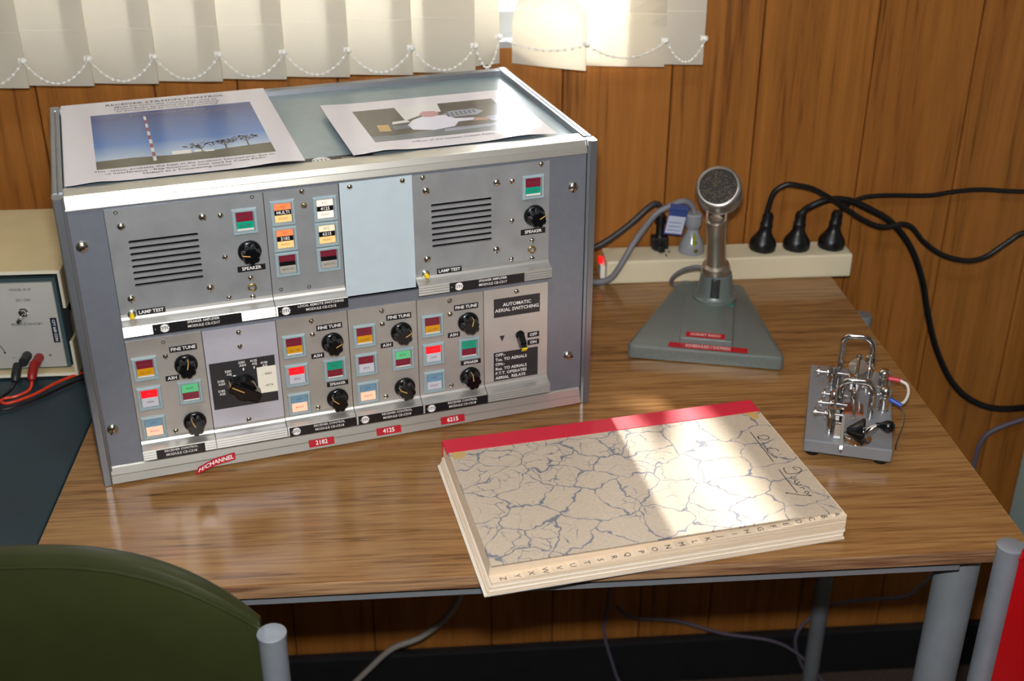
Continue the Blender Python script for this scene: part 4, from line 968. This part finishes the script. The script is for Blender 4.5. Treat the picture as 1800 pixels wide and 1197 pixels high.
pp('front_panel', b, [M['instr'], M['ink']])
b = MB(); b.lathe([(.0058, 0), (.0058, .003), (.0045, .0035), (.0040, .0065), (.0030, .007)], 6, 0, False, at=(-.1274, .2405, .0815)); b.lathe([(.0022, 0), (.0026, .010), (.0030, .015), (.0018, .017)], 14, 0, at=(-.1284, .236, .0790)); pp('toggle_switch', b, M['chrome'])
b = MB(); b.box(-.1005, -.0935, .2395, .2405, .0415, .0725, 0); b.text('CPT 668 CON', -.097, .2393, .057, .0032, 1, rot=R(-90), bold=.03); pp('embossed_label', b, [M['tape_navy'], M['tape_white']])
# dial and pointer at the left half of the panel (out of the picture's edge)
b = MB(); b.lathe([(.018, 0), (.018, .012), (.015, .014)], 30, 0, at=(-.215, .2405, .045)); pp('dial_knob', b, M['black'])
b = MB(); b.box(-.36, -.27, .238, .2405, .05, .11, 0, .002); pp('meter', b, M['print_black'])
def post(x, z, m): b = MB(); b.lathe([(.0052, 0), (.0056, .003), (.0050, .006), (.0055, .016), (.0050, .018), (.0030, .018)], 16, 0, at=(x, .2405, z)); return pp('binding_post', b, m)
post(-.1335, .026, M['grey_plastic']); post(-.1205, .023, M['red_plastic'])
def lead(label, x, z, m, wm, pts):
    t = thing('test_lead', label, 'test lead', (x, .215, 0), 0, 'leads plugged into the power supply')
    b = MB(); b.M = Matrix.Translation((0, 0, z)) @ Matrix.Rotation(R(30), 4, 'X')
    b.lathe([(.0030, -.010), (.0048, -.009), (.0052, -.004), (.0052, .006), (.0045, .012), (.0030, .014)], 16, 0); b.M = Matrix.Identity(4); b.build('banana_plug', m, t)
    b = MB(); b.tube(cat_rom([(p[0]-x, p[1]-.215, p[2]) for p in pts], 6), .0017, 8); b.build('wire', wm, t)
lead('red lead plugged into the plus post of the power supply', -.1215, .020, M['red_plastic'], M['red_wire'], [(-.1215, .206, .012), (-.124, .198, .004), (-.136, .187, .0022), (-.1475, .184, .0018), (-.150, .177, .0018), (-.140, .173, .0018), (-.1176, .190, .0018), (-.095, .2205, .0018), (-.06, .25, .0018)])
lead('black lead plugged into the minus post of the power supply', -.1400, .019, M['grey_plastic'], M['rubber'], [(-.140, .206, .011), (-.145, .198, .004), (-.153, .183, .0018), (-.156, .165, .0018), (-.140, .160, .0018), (-.110, .182, .0018), (-.08, .215, .0018), (-.05, .24, .0018)])

# ------------------------------------------------------------------ semi-automatic morse key
key = thing('morse_key', 'chrome plated morse key on a grey iron base plate', 'morse key', (.7075, 0, 0), R(-19))
def kp(name, b, m, par=None): return b.build(name, m, par or key)
b = mm(); b.box(0, 88, 0, 166, 7, 22, 0, 2); base_k = kp('base_plate', b, M['key_base'])
for x, y in ((10, 13), (78, 13), (10, 152), (78, 152)):
    b = mm(); b.lathe([(7, 0), (7.6, 1), (7.2, 7)], 18, 0, ax='z', at=(x, y, 0)); kp('rubber_foot', b, M['rubber'])
def pillar(x, y, h, r=4): b = mm(); b.lathe([(r*1.15, 22), (r*1.15, 24), (r, 24.5), (r, 22+h-1.5), (r*.8, 22+h-.4), (r*.3, 22+h)], 20, 0, ax='z', at=(x, y, 0)); return kp('pillar', b, M['chrome'])
def hscrew(x0, x1, y, z, d=1, par=None):
    """knurled adjusting screw along x with thumb wheel and lock wheel at its outer end"""
    b = mm(); b.tube([(x0, y, z), (x1, y, z)], 1.7, 10)
    s = 1 if x1 > x0 else -1
    for off, r, t in ((0, 5.2, 2.6), (10, 5.6, 2.4)): b.lathe([(r*.8, -t/2), (r, -t/2+.4), (r, t/2-.4), (r*.8, t/2)], 18, 0, False, ax='x', at=(x0+s*off, y, z))
    b.lathe([(1.6, -2), (2, 0), (1.4, 1.5)], 10, 0, True, ax='-x' if s > 0 else 'x', at=(x0-s*2, y, z)); return kp('adjusting_screw', b, M['chrome'])
pillar(24, 115, 28, 4.6); hscrew(8, 44, 115, 41)
pillar(25, 68, 22, 3.6); hscrew(16, 40, 68, 40)
pillar(25, 50, 20, 3.6); hscrew(13, 40, 50, 39)
pillar(24, 18, 31, 3.6); hscrew(8, 36, 19, 44)
for y, h in ((131, 21), (80, 26)):
    pillar(78.5, y, h*.72, 5.6)
    b = mm(); b.lathe([(4.2, 22+h*.7), (6.0, 22+h*.75), (6.2, 22+h*.95), (4.5, 22+h*1.05), (1.5, 22+h*1.1)], 20, 0, ax='z', at=(78.5, y, 0)); kp('terminal_nut', b, M['chrome'])
hscrew(64, 80, 80, 40)
# arch frame bent over the pendulum
arc = lambda cx, cz, r, a0, a1, n=8: [(cx+r*math.cos(R(a0+(a1-a0)*k/n)), cz+r*math.sin(R(a0+(a1-a0)*k/n))) for k in range(n+1)]
def rod(path, r_, y): b = mm(); b.tube([(p[0], y, p[1]) for p in path], r_, 14); return b
kp('arch_frame', rod([(32, 22), (32, 52)]+arc(43, 53, 11, 180, 90)+arc(54, 53, 11, 90, 0)+[(65, 52), (65, 22)], 3.6, 60), M['chrome'])
# rear damper bracket: tall open loop with a roller
kp('damper_loop', rod([(30, 22), (30, 72)]+arc(40, 74, 10, 180, 100)+[(48, 84)]+arc(50, 72, 12, 80, 0)+[(62, 64)], 3.3, 124), M['chrome'])
b = mm(); b.lathe([(4.4, 44), (5.2, 46), (5.2, 50), (4.2, 51), (4.2, 56), (5.6, 57), (5.6, 63), (3, 65)], 22, 0, ax='z', at=(61, 122, 0)); kp('damper_roller', b, M['chrome'])
b = mm(); b.lathe([(5.5, 22), (5.5, 25), (3, 27), (3, 45)], 18, 0, ax='z', at=(61, 122, 0)); kp('pillar', b, M['chrome'])
b = mm(); b.lathe([(8.8, -1.5), (9.6, -1), (9.6, 1), (8.8, 1.5)], 28, 0, at=(46, 70, 76)); kp('pivot_disc', b, M['glass_disc'])
b = mm(); b.lathe([(3.2, 64), (3.2, 67), (1.8, 68), (1.8, 86), (3.4, 87), (3.4, 90), (2, 92)], 18, 0, ax='z', at=(46, 67, 0)); kp('pivot_screw', b, M['chrome'])
# pendulum, weight, springs, contacts
b = mm(); b.tube([(46, 20, 42), (46, 60, 42), (46, 122, 44)], 1.7, 12); b.lathe([(3.6, 36), (3.6, 50), (2, 52)], 16, 0, ax='z', at=(46, 60, 0)); kp('pendulum_rod', b, M['chrome'])
b = mm(); b.box(40, 52, 88, 104, 36, 50, 0, 2); kp('pendulum_weight', b, M['chrome'])
b = mm(); b.box(38, 58, 62, 84, 22, 24, 0, .5); kp('contact_strap', b, M['copper'])
b = mm(); b.tube([(52+2*math.cos(t*.9), 40+t*.35, 38+2*math.sin(t*.9)) for t in range(60)], .35, 5); kp('spring', b, M['chrome'])
b = mm(); b.box(28, 37, 26, 30, 22, 47, 0, .8); b.box(28, 37, 8, 12, 22, 40, 0, .8); b.box(28, 33, 10, 28, 36, 40, 0, .8); kp('contact_bracket', b, M['chrome'])
# finger pieces
b = mm(); b.prism([(12, 40), (-24, 28), (-26, 31), (-24, 34), (12, 48)], 34.6, 37.4, 0, 'x'); kp('dot_paddle', b, M['alu'])
b = mm(); b.lathe([(2.5, 40), (4.5, 42), (8, 47), (13.5, 54), (14.2, 55.5), (13.8, 57), (10, 57.6)], 30, 0, ax='x', at=(0, -4, 41)); kp('dash_paddle', b, M['black'])
b = mm(); b.lathe([(15, 22), (15, 23.4), (13.5, 24)], 32, 0, ax='z', at=(52, 14, 0)); kp('circuit_closer_disc', b, M['chrome'])
b = mm(); b.tube([(58, 14, 26), (64, 16, 33), (70, 18, 37)], 3.0, 12, rs=[3.6, 4.4, 3.2]); b.lathe([(4.5, 24), (4.5, 30), (2, 32)], 16, 0, ax='z', at=(58, 13, 0)); kp('closer_lever', b, M['chrome'])
b = mm(); b.lathe([(2.6, -6), (3.0, -2), (4.6, 1), (6.0, 4), (6.4, 7), (5.4, 10.5), (2.6, 12.6), (.1, 13)], 20, 0, ax='x', at=(75, 19, 38), cap=False); kp('closer_knob', b, M['black'])
# wires on the right-hand terminals
b = mm(); b.tube([(83, 131, 34), (96, 129, 34)], 2.6, 12); w_ = kp('crimp_sleeve', b, M['pink_sleeve'])
b = mm(); b.tube(cat_rom([(96, 129, 34), (103, 122, 33), (104, 106, 31), (100, 90, 30), (95, 82, 31)], 6), 1.6, 8); kp('wire', b, M['white_plastic'])
b = mm(); b.tube([(84, 80, 36), (96, 77, 32)], 2.4, 12); kp('crimp_sleeve', b, M['blue_plastic'])
b = mm(); b.tube(cat_rom([(95, 77, 32), (99, 66, 26), (98, 54, 18), (94, 42, 4), (94, 36, 1.2)], 6), .9, 6); kp('wire', b, M['screw'])
